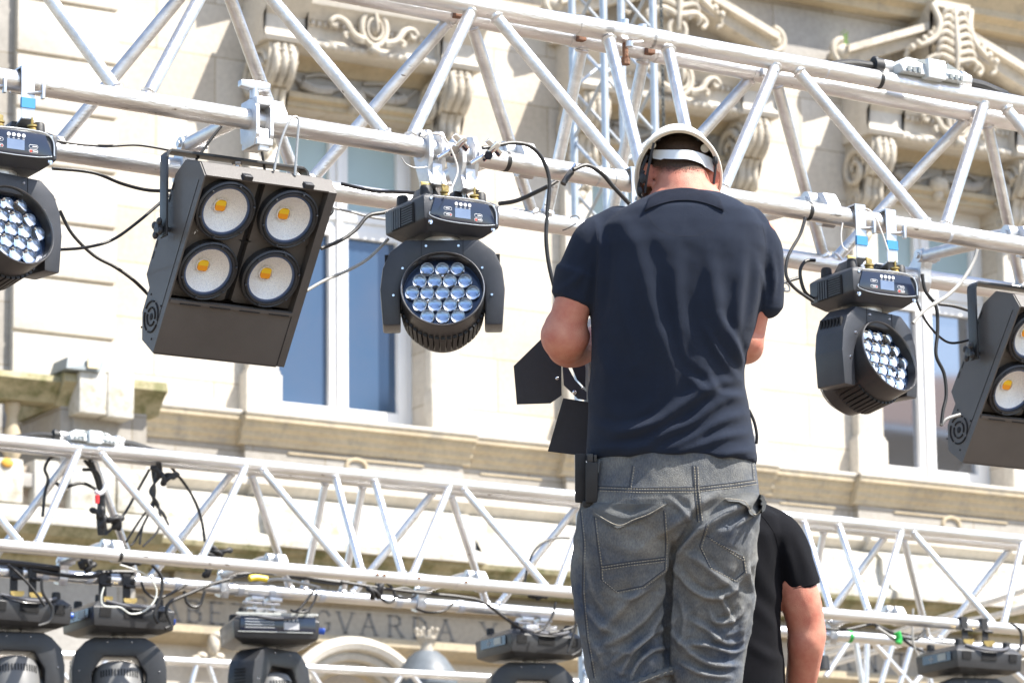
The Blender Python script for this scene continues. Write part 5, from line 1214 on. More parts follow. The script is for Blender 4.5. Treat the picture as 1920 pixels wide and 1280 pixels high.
m = MB(); m.lathe([(.0, .0), (.07, .0), (.088, .04), (.09, .28), (.07, .32), (0, .32)], ax0, ax1-ax0, 40); m.build('lamp_body', M('light grey lamp body', (.45, .47, .47), .45, .1, (.38, .4, .4), 12), bd, True)
m = MB(); m.prism([g_(x, y, .22) for x, y in ((1058, 660), (1066, 690), (1078, 712), (1100, 735), (1100, 750), (1084, 748), (1057, 722), (1055, 690))], FW*.004); m.prism([g_(x, y, .24) for x, y in ((1060, 660), (1085, 640), (1098, 690), (1098, 728), (1082, 712))], FW*.003)
m.build('door_bracket', M('dark bracket', (.02, .025, .05), .4), bd, True)
m = MB(); m.ball(g_(1077, 735, .215), .006, None, 10, 6); m.ball(g_(1044, 709, .26), .0045, None, 10, 6); m.ball(g_(1092, 727, .215), .003, None, 8, 6); m.build('rivet', CHROME, bd, True)
m = MB(); m.tube([g_(1112, 600, .30), g_(1096, 660, .29), g_(1099, 700, .28), g_(1108, 800, .28)], .011, 10); m.build('cast_handle', M('cool grey housing edge', (.5, .52, .52), .4), bd, True)
m = MB(); m.tube([g_(1051, 500, .10), g_(1055, 530, .10)], .0055, 10); m.build('lever', BLK, bd, True)
# ---------------- second man, lower, behind to the right
D2 = 9.9
k2 = lambda x, y, dd=0.: atd(x, y, D2+dd)
sc2 = F/D2
c2 = k2(1335, 1280)
man2 = thing('person', 'man in a black T-shirt, mostly hidden, only his back and sunburnt right arm showing', 'person', (c2.x, c2.y, .2))
b = MB()
loft(b, [ring_px(1265, 1375, 950, D2+.06, .06), ring_px(1215, 1440, 975, D2+.03, .09), ring_px(1185, 1465, 1020, D2, .11), ring_px(1190, 1458, 1130, D2, .11), ring_px(1200, 1455, 1250, D2, .11), ring_px(1195, 1462, 1380, D2, .12), ring_px(1200, 1455, 1440, D2, .11)])
limb(b, [k2(1318, 985, .03), k2(1318, 945, .08), k2(1318, 905, .16)], [.06, .056, .06]); b.ball(k2(1318, 885, .22), (.076, .09, .10), None, 22, 14); limb(b, [k2(1318, 900, .27), k2(1318, 930, .33)], [.06, .04])
limb(b, [k2(1318, 905, .36), k2(1318, 918, .365)], [.010, .013], 8)
for s in (-1, 1): b.ball(k2(1318, 890, .22)+RH*s*.078, (.012, .018, .03), None, 10, 6); b.ball(k2(1318, 898, .31)+RH*s*.03, .012, None, 8, 6)
limb(b, [k2(1448, 1000), k2(1480, 1060, -.01), k2(1500, 1122, -.01), k2(1510, 1168, .0), k2(1516, 1192, .0)], [.050, .047, .0515, .048, .0465], 24)
limb(b, [k2(1512, 1180, .0), k2(1511, 1205, .0), k2(1506, 1250, .03), k2(1494, 1310, .08), k2(1478, 1350, .12)], [.045, .048, .043, .034, .027], 24)
hand(b, k2(1478, 1350, .12), -ZZ*.6+FH*.7-RH*.2, RH+ZZ*.3, -1, 1, .6)
limb(b, [k2(1200, 1000), k2(1170, 1080, .02), k2(1160, 1170, .05)], [.06, .052, .043]); limb(b, [k2(1160, 1170, .05), k2(1175, 1240, .15), k2(1200, 1290, .25)], [.043, .038, .026]); hand(b, k2(1200, 1290, .25), FH-ZZ*.3+RH*.2, ZZ, 1, 1, .6)
for s in (-1, 1):
    h0 = k2(1325+s*55, 1430); k0 = zft(h0, .70); a0 = zft(h0, .29)
    limb(b, [h0, (h0+k0)/2, k0, k0*.7+a0*.3-FH*.01, a0], [.09, .075, .055, .052, .036], 20); limb(b, [a0-ZZ*.03-FH*.03, a0-ZZ*.045+FH*.08, a0-ZZ*.06+FH*.16], [.036, .034, .024], 14)
V, N, Fc = remesh(b, .0066, 5); V = lump(V, N, 14, .002, 6); mk('body', V, Fc, SKIN, man2)
h = MB(); h.ball(k2(1318, 880, .215), (.084, .097, .105), None, 24, 14); h.build('hair', HAIR, man2, True)
s_ = MB()
loft(s_, [ring_px(1262, 1385, 946, D2+.05, .07, 50), ring_px(1225, 1442, 952, D2+.03, .10, 50), ring_px(1190, 1468, 972, D2+.01, .118, 50), ring_px(1172, 1478, 1010, D2, .128, 50), ring_px(1180, 1470, 1080, D2, .13, 50), ring_px(1185, 1464, 1140, D2, .128, 50), ring_px(1190, 1463, 1190, D2, .126, 50), ring_px(1190, 1472, 1250, D2, .128, 50), ring_px(1190, 1476, 1320, D2, .132, 50), ring_px(1190, 1478, 1400, D2, .134, 50)])
limb(s_, [k2(1425, 985), k2(1458, 1010), k2(1480, 1050)], [.06, .066, .062], 26); cuff(s_, k2(1470, 1030, -.005), k2(1502, 1106, -.005), .062, .0555)
limb(s_, [k2(1225, 985), k2(1190, 1010), k2(1175, 1060)], [.06, .062, .056], 26)
V, N, Fc = remesh(s_, .0058, 6)
TF = [([(1420, 965), (1450, 1000), (1462, 1060), (1468, 1110)], 10, -.004), ([(1400, 1010), (1430, 1090), (1470, 1140)], 14, .004), ([(1400, 1120), (1440, 1160), (1465, 1200)], 12, .004), ([(1395, 1200), (1440, 1230), (1478, 1235)], 10, .004), ([(1480, 990), (1505, 1040), (1525, 1090)], 10, .003), ([(1465, 1000), (1485, 1060), (1490, 1105)], 9, .0025)]
V = folds(V, N, TF); V = lump(V, N, 9, .003, 4); ts = mk('t_shirt', V, Fc, NAVY2, man2)
m = MB(); P = []
bvh('ts', V, Fc)
m2 = MB(); seam(m2, 'ts', [(1470, 1108), (1500, 1100), (1535, 1092)], .0012, 0); seam(m2, 'ts', [(1425, 962), (1452, 1000), (1466, 1060), (1466, 1110)], .001, 0)
if m2.v: m2.build('shirt_seam', NAVY2, ts, True)
m = MB(); loft(m, [ring_px(1188, 1468, 1380, D2, .125), ring_px(1190, 1462, 1480, D2, .13), ring_px(1195, 1458, 1520, D2, .11)])
for s in (-1, 1): h0 = k2(1325+s*62, 1480); m.tube([h0, zft(h0, .8), zft(h0, .3)], [.10, .08, .07], 20)
V, N, Fc = remesh(m, .009, 4); mk('trousers', V, Fc, M('dark work trousers', (.03, .03, .033), .85), man2)
for s in (-1, 1):
    h0 = k2(1325+s*55, 1430); f0 = zft(h0, .2); m = MB(); pf = []
    for x, w_, h_ in ((-.065, .036, .075), (-.02, .042, .10), (.06, .045, .085), (.14, .050, .055), (.20, .042, .04)):
        for q in (-1, 1): pf += [f0+FH*x+RH*q*w_+ZZ*.002, f0+FH*x+RH*q*w_*.75+ZZ*h_]
    m.hull(pf, None, .008); m.build('shoe', BLK, man2, True, 50)
# ------------------------------------------------------------------ profile moving heads on the second truss
def spot_head(px, py, v, brot, pan, tilt, label, hooks, disp='side', sc=1.0):
    """px,py: centre of the base top edge"""
    P = at(px, py, v); t = thing('moving_spot_light', label, 'stage light', P, Matrix.Rotation(brot, 3, 'Z'), 'black moving heads under the second truss')
    W, D, H = .185*sc, .155*sc, .122*sc
    m = MB(); pts = []
    for sx in (-1, 1):
        for sy in (-1, 1): pts += [(sx*(W-.03), sy*(D-.03), 0), (sx*W, sy*D, -.028), (sx*(W-.006), sy*(D-.004), -H+.018), (sx*(W-.05), sy*(D-.04), -H)]
    m.hull(pts, None, .004); base = m.build('base', BLK, t)
    # long side vents (viewer side), slightly proud dark grilles
    y = -D+.0005
    if disp != 'front':
        for x0, x1 in ((-W+.03, -W+.085), (-.045, .045), (W-.075, W-.025)):
            m = MB()
            for k in range(int((x1-x0)/.0065)): m.box((x0+.0065*k, y-.004, -.066), (x0+.0065*k+.004, y+.006, -.030))
            m.build('vent', BLKM, base)
    fx = -W-.001
    if disp == 'side':
        m = MB(); m.prism([(fx, -D*.72, -.03), (fx, D*.62, -.03), (fx, D*.62, -.07), (fx, -D*.72, -.07)], (-.003, 0, 0)); m.build('control_panel', PANEL, base)
        m = MB(); m.box((fx-.0055, -D*.5, -.064), (fx-.003, -D*.12, -.034)); m.build('display', M('grey lcd', (.32, .32, .29), .3), base)
        m = MB()
        for dy, dz in ((0, 0), (.012, 0), (-.012, 0), (0, .010), (0, -.010)): m.box((fx-.005, D*.2+dy-.004, -.050+dz-.003), (fx-.003, D*.2+dy+.004, -.050+dz+.003))
        m.build('menu_buttons', M('grey keys', (.35, .35, .35), .5), base)
    else:
        m = MB(); m.box((-W+.03, -D-.004, -.074), (W-.02, -D-.0015, -.012), bev=.001); m.build('control_panel', PANEL, base)
        m = MB(); m.box((-W+.012, -D-.0055, -.005), (W-.008, -D+.002, .003)); m.box((-W+.02, -D-.0065, -.079), (W-.03, -D-.0035, -.076)); m.box((-W+.02, -D-.0065, -.010), (W-.03, -D-.0035, -.008)); m.build('panel_rim', M('pale trim', (.5, .52, .5), .4), base)
        m = MB(); m.box((.03, -D-.0055, -.066), (.095, -D-.0035, -.036)); m.build('display', M('pale lcd', (.5, .5, .52), .3), base)
        m = MB()
        for k in range(4): m.cyl((.036+.017*k, -D-.0065, -.026), (.036+.017*k, -D-.004, -.026), .005, 10)
        for k in range(4): m.box((-W+.05, -D-.005, -.025-.012*k), (-.01, -D-.0038, -.022-.012*k))
        m.build('printed_marks', M('grey print', (.45, .46, .47), .5), base)
    for sx in (-1, 1):
        for sy in (-1, 1): m = MB(); m.lathe([(0, .03), (.014, .03), (.018, .026), (.02, -.02)], (sx*(W-.05), sy*(D-.05), 0), (0, 0, 1), 16); m.build('rubber_foot', RUB, base)
    m = MB(); m.tube(smooth_path([(-.12*sc, -D+.02, .0), (-.06*sc, -D-.006, -.016), (.0, -D-.012, -.022), (.07*sc, -D-.006, -.016), (.12*sc, -D+.02, .0)]), .007, 10); m.build('carry_handle', M('grey handle', (.12, .12, .13), .4), base)
    m = MB(); m.cyl((W-.01, -D*.5, -.055), (W+.035, -D*.5, -.058), .014, 14); m.build('power_plug', BLUEC, base)
    m = MB(); m.lathe([(.0, .0), (.03, .0), (.03, .018), (0, .018)], (0, 0, -H-.014), (0, 0, 1), 24); m.build('pan_neck', CAST, t)
    rz = rotz(pan-brot); zo = -H-.012
    out = [(-.105, 0), (.105, 0), (.140, -.018), (.182, -.062), (.196, -.13), (.196, -.34), (.112, -.34), (.112, -.150), (.066, -.078), (-.066, -.078), (-.112, -.150), (-.112, -.34), (-.196, -.34), (-.196, -.13), (-.182, -.062), (-.140, -.018)]
    m = MB(); m.prism([(x*sc, -.07, z*sc+zo) for x, z in out], (0, .14, 0), rz, .01); yk = m.build('yoke', BLK, t)
    m = MB()
    for x, z in ((-.05, -.02), (.05, -.02), (-.165, -.14), (.165, -.14)): m.ball((x*sc, -.0705, z*sc+zo), .0035, rz, 10, 6)
    m.build('screw', CHROME, yk)
    m = MB()
    for sx in (-1, 1):
        for k in range(16): m.box((sx*.196*sc-.001, -.03, zo-.10-.014*k), (sx*.196*sc+.001, .03, zo-.094-.014*k), rz)
    m.build('yoke_vents', BLKM if disp == 'front' else M('grey vents', (.2, .2, .19), .5), yk)
    mh = rz@Matrix.Translation((0, 0, zo-.205*sc))@Matrix.Rotation(tilt, 4, 'X')
    m = MB(); m.lathe([(0, -.10), (.075, -.096), (.098, -.082), (.108, -.055), (.110, .08), (.108, .13), (.095, .22), (.085, .24), (0, .235)], (0, 0, 0), (0, -1, 0), 36, mh); m.cyl((-.14, 0, 0), (.14, 0, 0), .03, 16, mh); hd = m.build('head', M('dark grey head shell', (.15, .15, .148), .45), t, sharp=30)
    m = MB()
    for k in range(14):
        a = -.75+1.5*k/13; mk_ = mh@Matrix.Rotation(a, 4, 'Y'); m.box((-.0025, .022, .1075), (.0025, .050, .1108), mk_)
    m.build('head_vents', BLKM, hd)
    for hx, kind in hooks:
        Pt = T2.on('bb' if kind != 'front' else 'bf', hx, 0); w2 = .017; m = MB()
        zb_ = P.z+.02
        if kind == 'cast':
            m.box(Pt+Vector((-.03, -.03, -.045)), Pt+Vector((.03, .03, -.027)), bev=.003); m.cyl(Pt+Vector((0, 0, -.04)), Vector((Pt.x, Pt.y, P.z)), .008, 10); m.cyl(Pt+Vector((-.05, -.02, -.055)), Pt+Vector((.02, -.02, -.055)), .006, 8); m.box(Pt+Vector((-.045, -.025, -.085)), Pt+Vector((.045, .02, -.075)), bev=.002); m.ball(Pt+Vector((-.055, -.02, -.055)), .012, None, 10, 6)
            m.build('clamp', CAST, t, True)
        else:
            r_ = .031
            for a, b_ in (((-r_, .03), (r_, .03)), ((-r_-.004, .03), (-r_-.004, zb_-Pt.z))): 
                m.box(Pt+Vector((-w2, min(a[0], b_[0]), min(a[1], b_[1])-.002)), Pt+Vector((w2, max(a[0], b_[0])+.004, max(a[1], b_[1])+.002)))
            m.cyl(Pt+Vector((-.01, -r_-.01, -.03)), Pt+Vector((.035, -r_-.01, -.03)), .007, 8)
            m.box(Vector((Pt.x-.03, Pt.y-.05, P.z+.002)), Vector((Pt.x+.03, Pt.y+.03, P.z+.018)), bev=.003)
            m.build('hook_clamp', RUB if kind != 'cast' else CAST, t, True)
        m = MB(); q = Vector((Pt.x+.01, Pt.y-.05, P.z+.02)); m.hull([q+Vector(p) for p in ((-.03, 0, .02), (.03, 0, .024), (-.03, .006, .02), (.03, .006, .024), (-.008, 0, -.01), (.008, 0, -.01), (-.03, 0, .008), (.03, 0, .01))]); m.build('wing_nut', BRASS if kind != 'cast' else CHROME, t, True)
    return t
spot_head(28, 1126, 14.7, 0, R(-10), R(78), 'black moving head light at the left edge of the lower row, farthest left', [(20, 'strap'), (55, 'strap')])
spot_head(222, 1138, 14.7, R(0), R(-20), R(78), 'black moving head light with white safety cable looped over its base, lower left', [(186, 'strap'), (231, 'strap')])
spot_head(505, 1160, 14.7, R(-16), R(24), R(78), 'black moving head light with its display panel facing the camera, on the lower truss', [(478, 'cast'), (512, 'cast')], 'front')
spot_head(992, 1188, 14.7, R(0), R(-20), R(78), 'black moving head light hanging just left of the jeans on the lower truss', [(984, 'cast'), (1018, 'cast')])
spot_head(1816, 1218, 14.2, R(0), R(-14), R(78), 'black moving head light at the lower right on two black hook clamps', [(1800, 'front'), (1838, 'front')])
# ------------------------------------------------------------------ inline power distribution boxes
def dist_box(P, sc, label, cab=True):
    dr = chord_dir(T1, 'tf'); t = thing('splitter_box', label, 'power box', P)
    q = Matrix.Translation(P)@Vector((1, 0, 0)).rotation_difference(dr).to_matrix().to_4x4()@Matrix.Scale(sc, 4)
    m = MB(); m.hull([(x, y, z) for x, y, z in ((-.085, -.05, -.005), (.095, -.05, -.005), (-.085, .05, -.005), (.095, .05, -.005), (-.065, -.035, .035), (.06, -.035, .035), (-.065, .035, .035), (.06, .035, .035), (-.09, -.045, .015), (.1, -.045, .01), (-.09, .045, .015), (.1, .045, .01))], q, .004)
    m.hull([(x, y, z) for x in (-.02, .03) for y in (-.058, .058) for z in (-.012, .034)], q, .003)
    bx = m.build('box_shell', M('pale grey box', (.62, .65, .65), .4, 0, (.52, .55, .55), 30), t, True)
    m = MB(); m.prism([(-.055, -.0535, .024), (-.028, -.0535, .03), (-.028, -.054, .017)], (0, -.003, 0), q); m.prism([(.035, -.0535, .03), (.065, -.0535, .018), (.035, -.054, .016)], (0, -.003, 0), q)
    for x in (-.075, -.06, -.045, .045, .06, .075): m.box((x, -.0535, -.004), (x+.008, -.050, .008), q)
    m.build('recess', M('grey recess', (.2, .22, .22), .5), bx, True)
    m = MB(); m.cyl((-.115, 0, .014), (-.085, 0, .014), .017, 20, q); m.build('cable_gland', CAST, bx, True); m = MB(); m.cyl((.095, 0, .014), (.135, 0, .014), .019, 20, q); ring(m, q@Vector((.115, 0, .014)), q.to_3x3()@Vector((1, 0, 0)), .015*sc, .023*sc, .012*sc); m.build('cable_gland', CAST, bx, True)
    m = MB(); m.cyl((-.135, 0, .014), (-.112, 0, .014), .018, 16, q); m.ball((-.128, 0, .024), .012, q, 10, 6); m.build('gland_nut', RUB, bx, True)
    m = MB(); m.tube([q@Vector(p) for p in smooth_path([(-.13, 0, .012), (-.19, .01, .012), (-.25, .02, .0), (-.31, .03, -.014)])], .009*sc, 10); m.build('power_lead', CAB, bx, True); m = MB(); m.tube([q@Vector(p) for p in smooth_path([(.13, 0, .014), (.18, 0, .012), (.24, 0, -.0), (.30, .02, -.0), (.6, .03, -.005)])], .0115*sc, 10)
    m.build('power_lead', CAB, bx, True)
P = T1.on('tf', 1735, 0)+Vector((0, .02, .030)); dist_box(P, 1.2, 'pale grey angular splitter box with thick black leads, on the upper right chord')
P = T2.on('tf', 168, 0)+Vector((0, .02, .030)); dist_box(P, 1.15, 'pale grey splitter box lying on the second truss at the far left')
# ------------------------------------------------------------------ cables, ties and tape
def cable(label, pts, v, r=.0042, mat=None, name='cable', cat='cable', group=None, n=6):
    P = [at(p[0], p[1], p[2] if len(p) > 2 else v) for p in pts]; c = P[0]
    t = MB(); S_ = smooth_path(P, n)
    r = r*(.76 if v > 12 and r < .0125 else 1.); t.tube([p-c for p in S_], r, 8); o = t.build(name, mat or CAB, None); o.location = c; WM[o.name] = Matrix.Translation(c); tag(o, label, cat, group); return o
c = cable
c('thin black cable along the gap between left wash light and blinder, uppermost', [(95, 262), (140, 270), (200, 274), (260, 272), (330, 284)], 8.5, .0035)
c('black cable drooping below the rear chord left of the blinder', [(98, 316), (150, 320), (185, 327), (230, 345), (280, 357), (330, 357)], 8.7, .0045)
c('black cable running from behind the left wash light down to the blinder fan', [(112, 395), (135, 438), (175, 478), (215, 500), (250, 525), (282, 556)], 8.5, .0045)
c('black cable rising from the left wash light to the blinder bracket', [(112, 468), (160, 464), (210, 450), (260, 415), (318, 365)], 8.4, .0038)
c('black cable leaving the right side of the blinder upward towards the centre wash light', [(602, 466), (640, 450), (668, 430), (690, 405), (720, 398), (760, 385)], 8.5, .0050)
c('pale worn cable from the blinder to the centre wash light', [(575, 545), (610, 525), (650, 508), (690, 485), (728, 448)], 8.35, .0040, CABG)
c('grey cable running along under the rear chord between blinder and centre wash light', [(625, 390), (660, 398), (700, 408), (735, 412)], 8.6, .0035, CABG)
c('black cable on top of the rear chord reaching the centre wash light', [(640, 345), (700, 358), (740, 360), (780, 362)], 8.66, .005)
c('thick black cable swinging from the centre wash light to the front chord', [(936, 382), (970, 376), (1010, 358), (1040, 342), (1062, 322)], 8.25, .0055)
c('black cable arching over the front chord and hanging down beside the left sleeve', [(905, 278), (935, 272), (965, 268), (995, 275), (1018, 300), (1030, 340), (1026, 400), (1024, 450), (1030, 500), (1042, 548)], 8.14, .0052)
c('thick black cable draped over the chord beside the helmet', [(1075, 318), (1100, 310), (1128, 325), (1150, 350), (1180, 382)], 8.14, .0058)
c('wavy black cable hanging from the chord right of the shoulder to the right wash light', [(1510, 408), (1500, 440), (1478, 480), (1474, 515), (1490, 540), (1525, 565)], 8.14, .0045)
c('short looped black cable behind the right wash light', [(1528, 488), (1510, 490), (1500, 510), (1508, 545), (1525, 560)], 8.3, .0048)
c('short black cable end by the right sleeve', [(1462, 532), (1480, 526), (1500, 520)], 8.4, .0045)
c('long wavy black cable between right wash light and right blinder', [(1729, 514), (1735, 545), (1755, 575), (1758, 620), (1755, 665), (1770, 700), (1774, 740), (1768, 770), (1765, 797)], 8.2, .0048)
c('thin black cable from the right wash light sagging to the right blinder', [(1716, 558), (1735, 600), (1760, 630), (1785, 643), (1822, 636)], 8.35, .0035)
c('grey cable end entering the fan side of the right blinder', [(1764, 797), (1775, 785), (1800, 777)], 8.2, .0046, M('mid grey cable', (.16, .155, .15), .5))
c('pale thick cable sweeping up from the right wash light to the chord', [(1712, 606), (1735, 580), (1775, 555), (1805, 525), (1825, 490), (1832, 468)], 8.16, .0052, CABG)
c('steel safety cable looped over the chord above the left blinder', [(514, 320), (520, 290), (532, 250), (545, 224), (556, 220), (560, 232), (557, 270), (553, 330)], 8.14, .0034, WIRE, 'safety_cable')
c('thin black cable behind the left blinder clamp', [(485, 255), (492, 290), (497, 325)], 8.3, .0035)
c('second black cable behind the rear end of the left blinder bracket', [(415, 237), (395, 262), (368, 300)], 8.3, .0035)
c('white safety cable looping over the two centre clamps', [(788, 255), (810, 250), (832, 258), (850, 290), (858, 320), (848, 350), (840, 366)], 8.10, .0024, M('off white cord', (.7, .66, .6), .5), 'safety_cable')
c('thin safety wire hanging below the chord left of the centre clamps', [(753, 296), (762, 308), (780, 315), (800, 313)], 8.12, .0016, WIRE, 'safety_cable')
c('white cord loop tied round the chord above the right wash light', [(1610, 395), (1625, 392), (1640, 405), (1655, 440), (1665, 470)], 8.1, .0022, M('white cord', (.75, .72, .66), .5), 'cord', 'cord')
c('thin white cord left of the steel straps of the right wash light', [(1580, 418), (1577, 440), (1580, 462), (1590, 470)], 8.1, .0018, M('white cord b', (.75, .72, .66), .5), 'cord', 'cord')
c('small curled wire hook dangling below the rear chord right of the shoulder', [(1465, 528), (1478, 534), (1480, 545), (1470, 545), (1472, 540)], 8.3, .0022, WIRE, 'wire_hook', 'wire')
c('thin wire loop standing on the rear chord left of the sleeve', [(1072, 418), (1068, 410), (1078, 404), (1086, 410), (1078, 420), (1065, 428), (1055, 432)], 8.6, .0016, CAB, 'wire_loop', 'wire')
c('thin black cable under the rear chord between right wash light and right blinder', [(1760, 570), (1790, 574), (1825, 585)], 8.6, .005)
# second truss
v = 14.6
c('black cable curving down beside the first brace of the second truss at far left', [(118, 849), (95, 858), (84, 878), (90, 898), (84, 925), (80, 968)], v, .009)
c('black cable rising in an arc to the taped bundle at left', [(105, 905), (120, 913), (150, 905), (172, 912), (185, 922)], v, .010)
for k, (a, lab) in enumerate((((158, 862), 'leftmost strand'), ((166, 862), 'second strand'), ((172, 866), 'third strand'), ((155, 880), 'short cut end'))):
    c('black cable of the taped bundle on the second truss, '+lab, [a, (175+2*k, 885), (186+2*k, 925), (184+4*k, 975), (187+4*k, 1003)], v-.03*k, .010)
for k in range(6):
    lab = ['outermost left', 'second', 'third', 'fourth', 'fifth', 'outermost right'][k]
    c('black cable hanging in the loose fan under the second truss, '+lab+' strand', [(285+3*k, 866), (286+3.2*k, 890), (291-2*k, 920), (284+2.5*k, 945), [(262, 975), (255, 1010), (268, 985), (305, 960), (312, 975), (298, 990)][k], [(236, 1016), (244, 1022), (262, 1020), (312, 972), (316, 985), (268, 1024)][k]], v-.02*k, .0065)
c('long black cable crossing the left braces diagonally to the fan', [(280, 880), (255, 925), (235, 960), (215, 985), (200, 1000)], v, .008)
c('black cable bowing down to the right of the cable fan', [(315, 869), (345, 905), (365, 938), (378, 975), (384, 1015)], v, .0085)
c('black cable hanging behind the left moving heads', [(15, 1058), (45, 1085), (70, 1115), (84, 1135)], 14.5, .008)
c('black cable dropping beside the first lower moving head', [(78, 1085), (80, 1110), (96, 1135), (98, 1150), (92, 1165), (72, 1172)], 14.4, .009)
c('white safety cable loop from the lower truss to the second moving head', [(225, 1058), (270, 1075), (292, 1100), (290, 1125), (270, 1145), (245, 1150), (225, 1138), (195, 1135), (190, 1118), (195, 1100)], 14.35, .0042, M('white wire', (.7, .72, .66), .4), 'safety_cable')
c('black cable loop hanging under the lower truss right of the second moving head', [(345, 1107), (350, 1128), (362, 1137), (375, 1133), (384, 1108)], 14.6, .009)
c('black cable draped along the lower truss and over to the second moving head', [(285, 1058), (302, 1080), (303, 1110), (290, 1150), (297, 1168)], 14.45, .010)
c('black cable swinging from the lower chord to the blue plug of the second moving head', [(430, 1085), (395, 1095), (360, 1110), (320, 1128), (312, 1145), (320, 1170), (310, 1178)], 14.45, .010)
c('thin black cable sagging under the lower chord beside the second moving head', [(265, 1090), (272, 1108), (290, 1120), (315, 1115), (350, 1095)], 14.5, .008)
c('bundle cable lying along the rear chord above the third moving head', [(420, 1080), (460, 1075), (510, 1072), (560, 1080), (610, 1088), (640, 1092)], 14.72, .014)
c('grey cable lying along the rear chord above the third moving head', [(440, 1093), (480, 1094), (520, 1085), (580, 1096), (600, 1102)], 14.68, .009, CABG)
c('black cable running along the far left rear chord', [(-20, 1052), (30, 1056), (80, 1062), (110, 1066)], 14.72, .014)
c('black cable lying on the rear chord left of the cast bracket', [(60, 1068), (120, 1078), (170, 1080), (200, 1072), (250, 1072)], 14.72, .012)
c('two black cables looping down above the third moving head, left one', [(592, 1100), (575, 1125), (556, 1145), (545, 1143)], 14.5, .0075)
c('two black cables looping down above the third moving head, right one', [(594, 1108), (590, 1125), (575, 1146), (555, 1146)], 14.5, .0075)
c('black coiled cable loop on the lower truss centre, left coil', [(705, 1094), (720, 1090), (738, 1105), (738, 1125), (725, 1128), (710, 1115), (705, 1094)], 14.55, .008)
c('black coiled cable loop on the lower truss centre, right coil', [(738, 1105), (760, 1102), (780, 1112), (768, 1120), (745, 1118), (738, 1108)], 14.55, .009)
c('long black cable running along the lower chord to the fourth moving head', [(640, 1090), (700, 1100), (800, 1112), (860, 1118), (905, 1128), (950, 1160), (980, 1180)], 14.55, .010)
c('black cable drooping below the chord between the letters', [(780, 1140), (800, 1147), (830, 1145), (850, 1130)], 14.6, .007)
c('black cable arching behind the braces left of the jeans', [(1068, 1008), (1045, 1008), (1022, 1015), (1002, 1032), (990, 1060), (984, 1090)], 14.6, .007)
c('black cable curving from the chord into the fourth moving head', [(1042, 1128), (1035, 1155), (1018, 1178), (1000, 1185)], 14.45, .008)
c('black cable from the fourth moving head to the right behind the jeans, upper', [(1030, 1186), (1060, 1180), (1080, 1172), (1095, 1160)], 14.5, .008)
c('black cable from the chord down to the blue plug of the fourth moving head', [(1075, 1140), (1080, 1165), (1072, 1200), (1065, 1222)], 14.45, .008)
c('second black cable beside the jeans bending to the blue plug', [(1092, 1150), (1097, 1180), (1090, 1215), (1072, 1228)], 14.45, .006)
c('black cable hanging from the right end of the lower truss to the last moving head', [(1895, 1168), (1912, 1180), (1915, 1205), (1905, 1225), (1892, 1236)], 14.1, .009)
c('black cable from the green tape down to the last moving head', [(1690, 1195), (1710, 1210), (1735, 1222), (1755, 1228)], 14.5, .009)
c('thin grey cable curving down in front of the depth truss', [(1712, 1140), (1712, 1200), (1725, 1235), (1748, 1262), (1790, 1266)], 14.4, .006, CABG)
c('dark cable pair lying on the rear chord right of the man, upper', [(1540, 1176), (1580, 1180), (1620, 1172), (1640, 1168)], 14.6, .009)
c('dark cable on the rear chord leading to the green tape', [(1640, 1170), (1665, 1182), (1690, 1193), (1720, 1196), (1735, 1180)], 14.6, .012)
c('thin bluish cable running along the rear chord at lower right', [(1690, 1186), (1730, 1195), (1780, 1205), (1840, 1202)], 14.5, .005)
c('grey cable lying beside the taped one at lower right', [(1645, 1176), (1665, 1190), (1680, 1200)], 14.52, .012, CABG)
c('blue-white cable leading right from the plug of the last moving head', [(1885, 1248), (1905, 1240), (1930, 1232)], 14.4, .008, CABG)
# black wrapped connector bundles
def bundle(px, py, v, sx, sy, label, seed):
    P = at(px, py, v); t = thing('cable_bundle', label, 'cable bundle', P); r_ = random.Random(seed); m = MB()
    for k in range(4):
        x = r_.uniform(-1, 1)*sx; z = r_.uniform(-1, 1)*sy; a = r_.uniform(0, 3.1)
        m.tube(smooth_path([P+Vector((x, -.02, z)), P+Vector((x+.03*math.cos(a), -.04, z+.03*math.sin(a))), P+Vector((x+.06*math.cos(a), -.02, z+.05*math.sin(a)))], 4), [.011+.003*math.sin(i*1.3) for i in range(9)], 10)
    m.build('wrapped_plug', RUB, t, True)
bundle(192, 990, 14.5, .03, .05, 'bundle of black plugs hanging at the foot of the taped cables', 1)
bundle(205, 975, 14.52, .04, .04, 'ragged black connector cluster right of the taped cables', 9)
bundle(300, 905, 14.5, .015, .03, 'small black plug in the loose cable fan', 2)
bundle(232, 1062, 14.55, .03, .03, 'black wrapped connector between the two left spreader arms', 3)
bundle(395, 1072, 14.5, .06, .03, 'black wrapped connector on the rear chord above the inscription', 4)
bundle(404, 1045, 14.55, .02, .02, 'black plug poking up behind the front chord, left of the second knuckle', 5)
bundle(150, 1066, 14.5, .03, .015, 'black connector tucked under the first spreader arm', 8)
bundle(700, 1118, 14.5, .03, .012, 'black connector beside the coiled cable loops', 6)
bundle(1002, 1118, 14.5, .05, .012, 'black cylinder connector above the fourth moving head', 7)
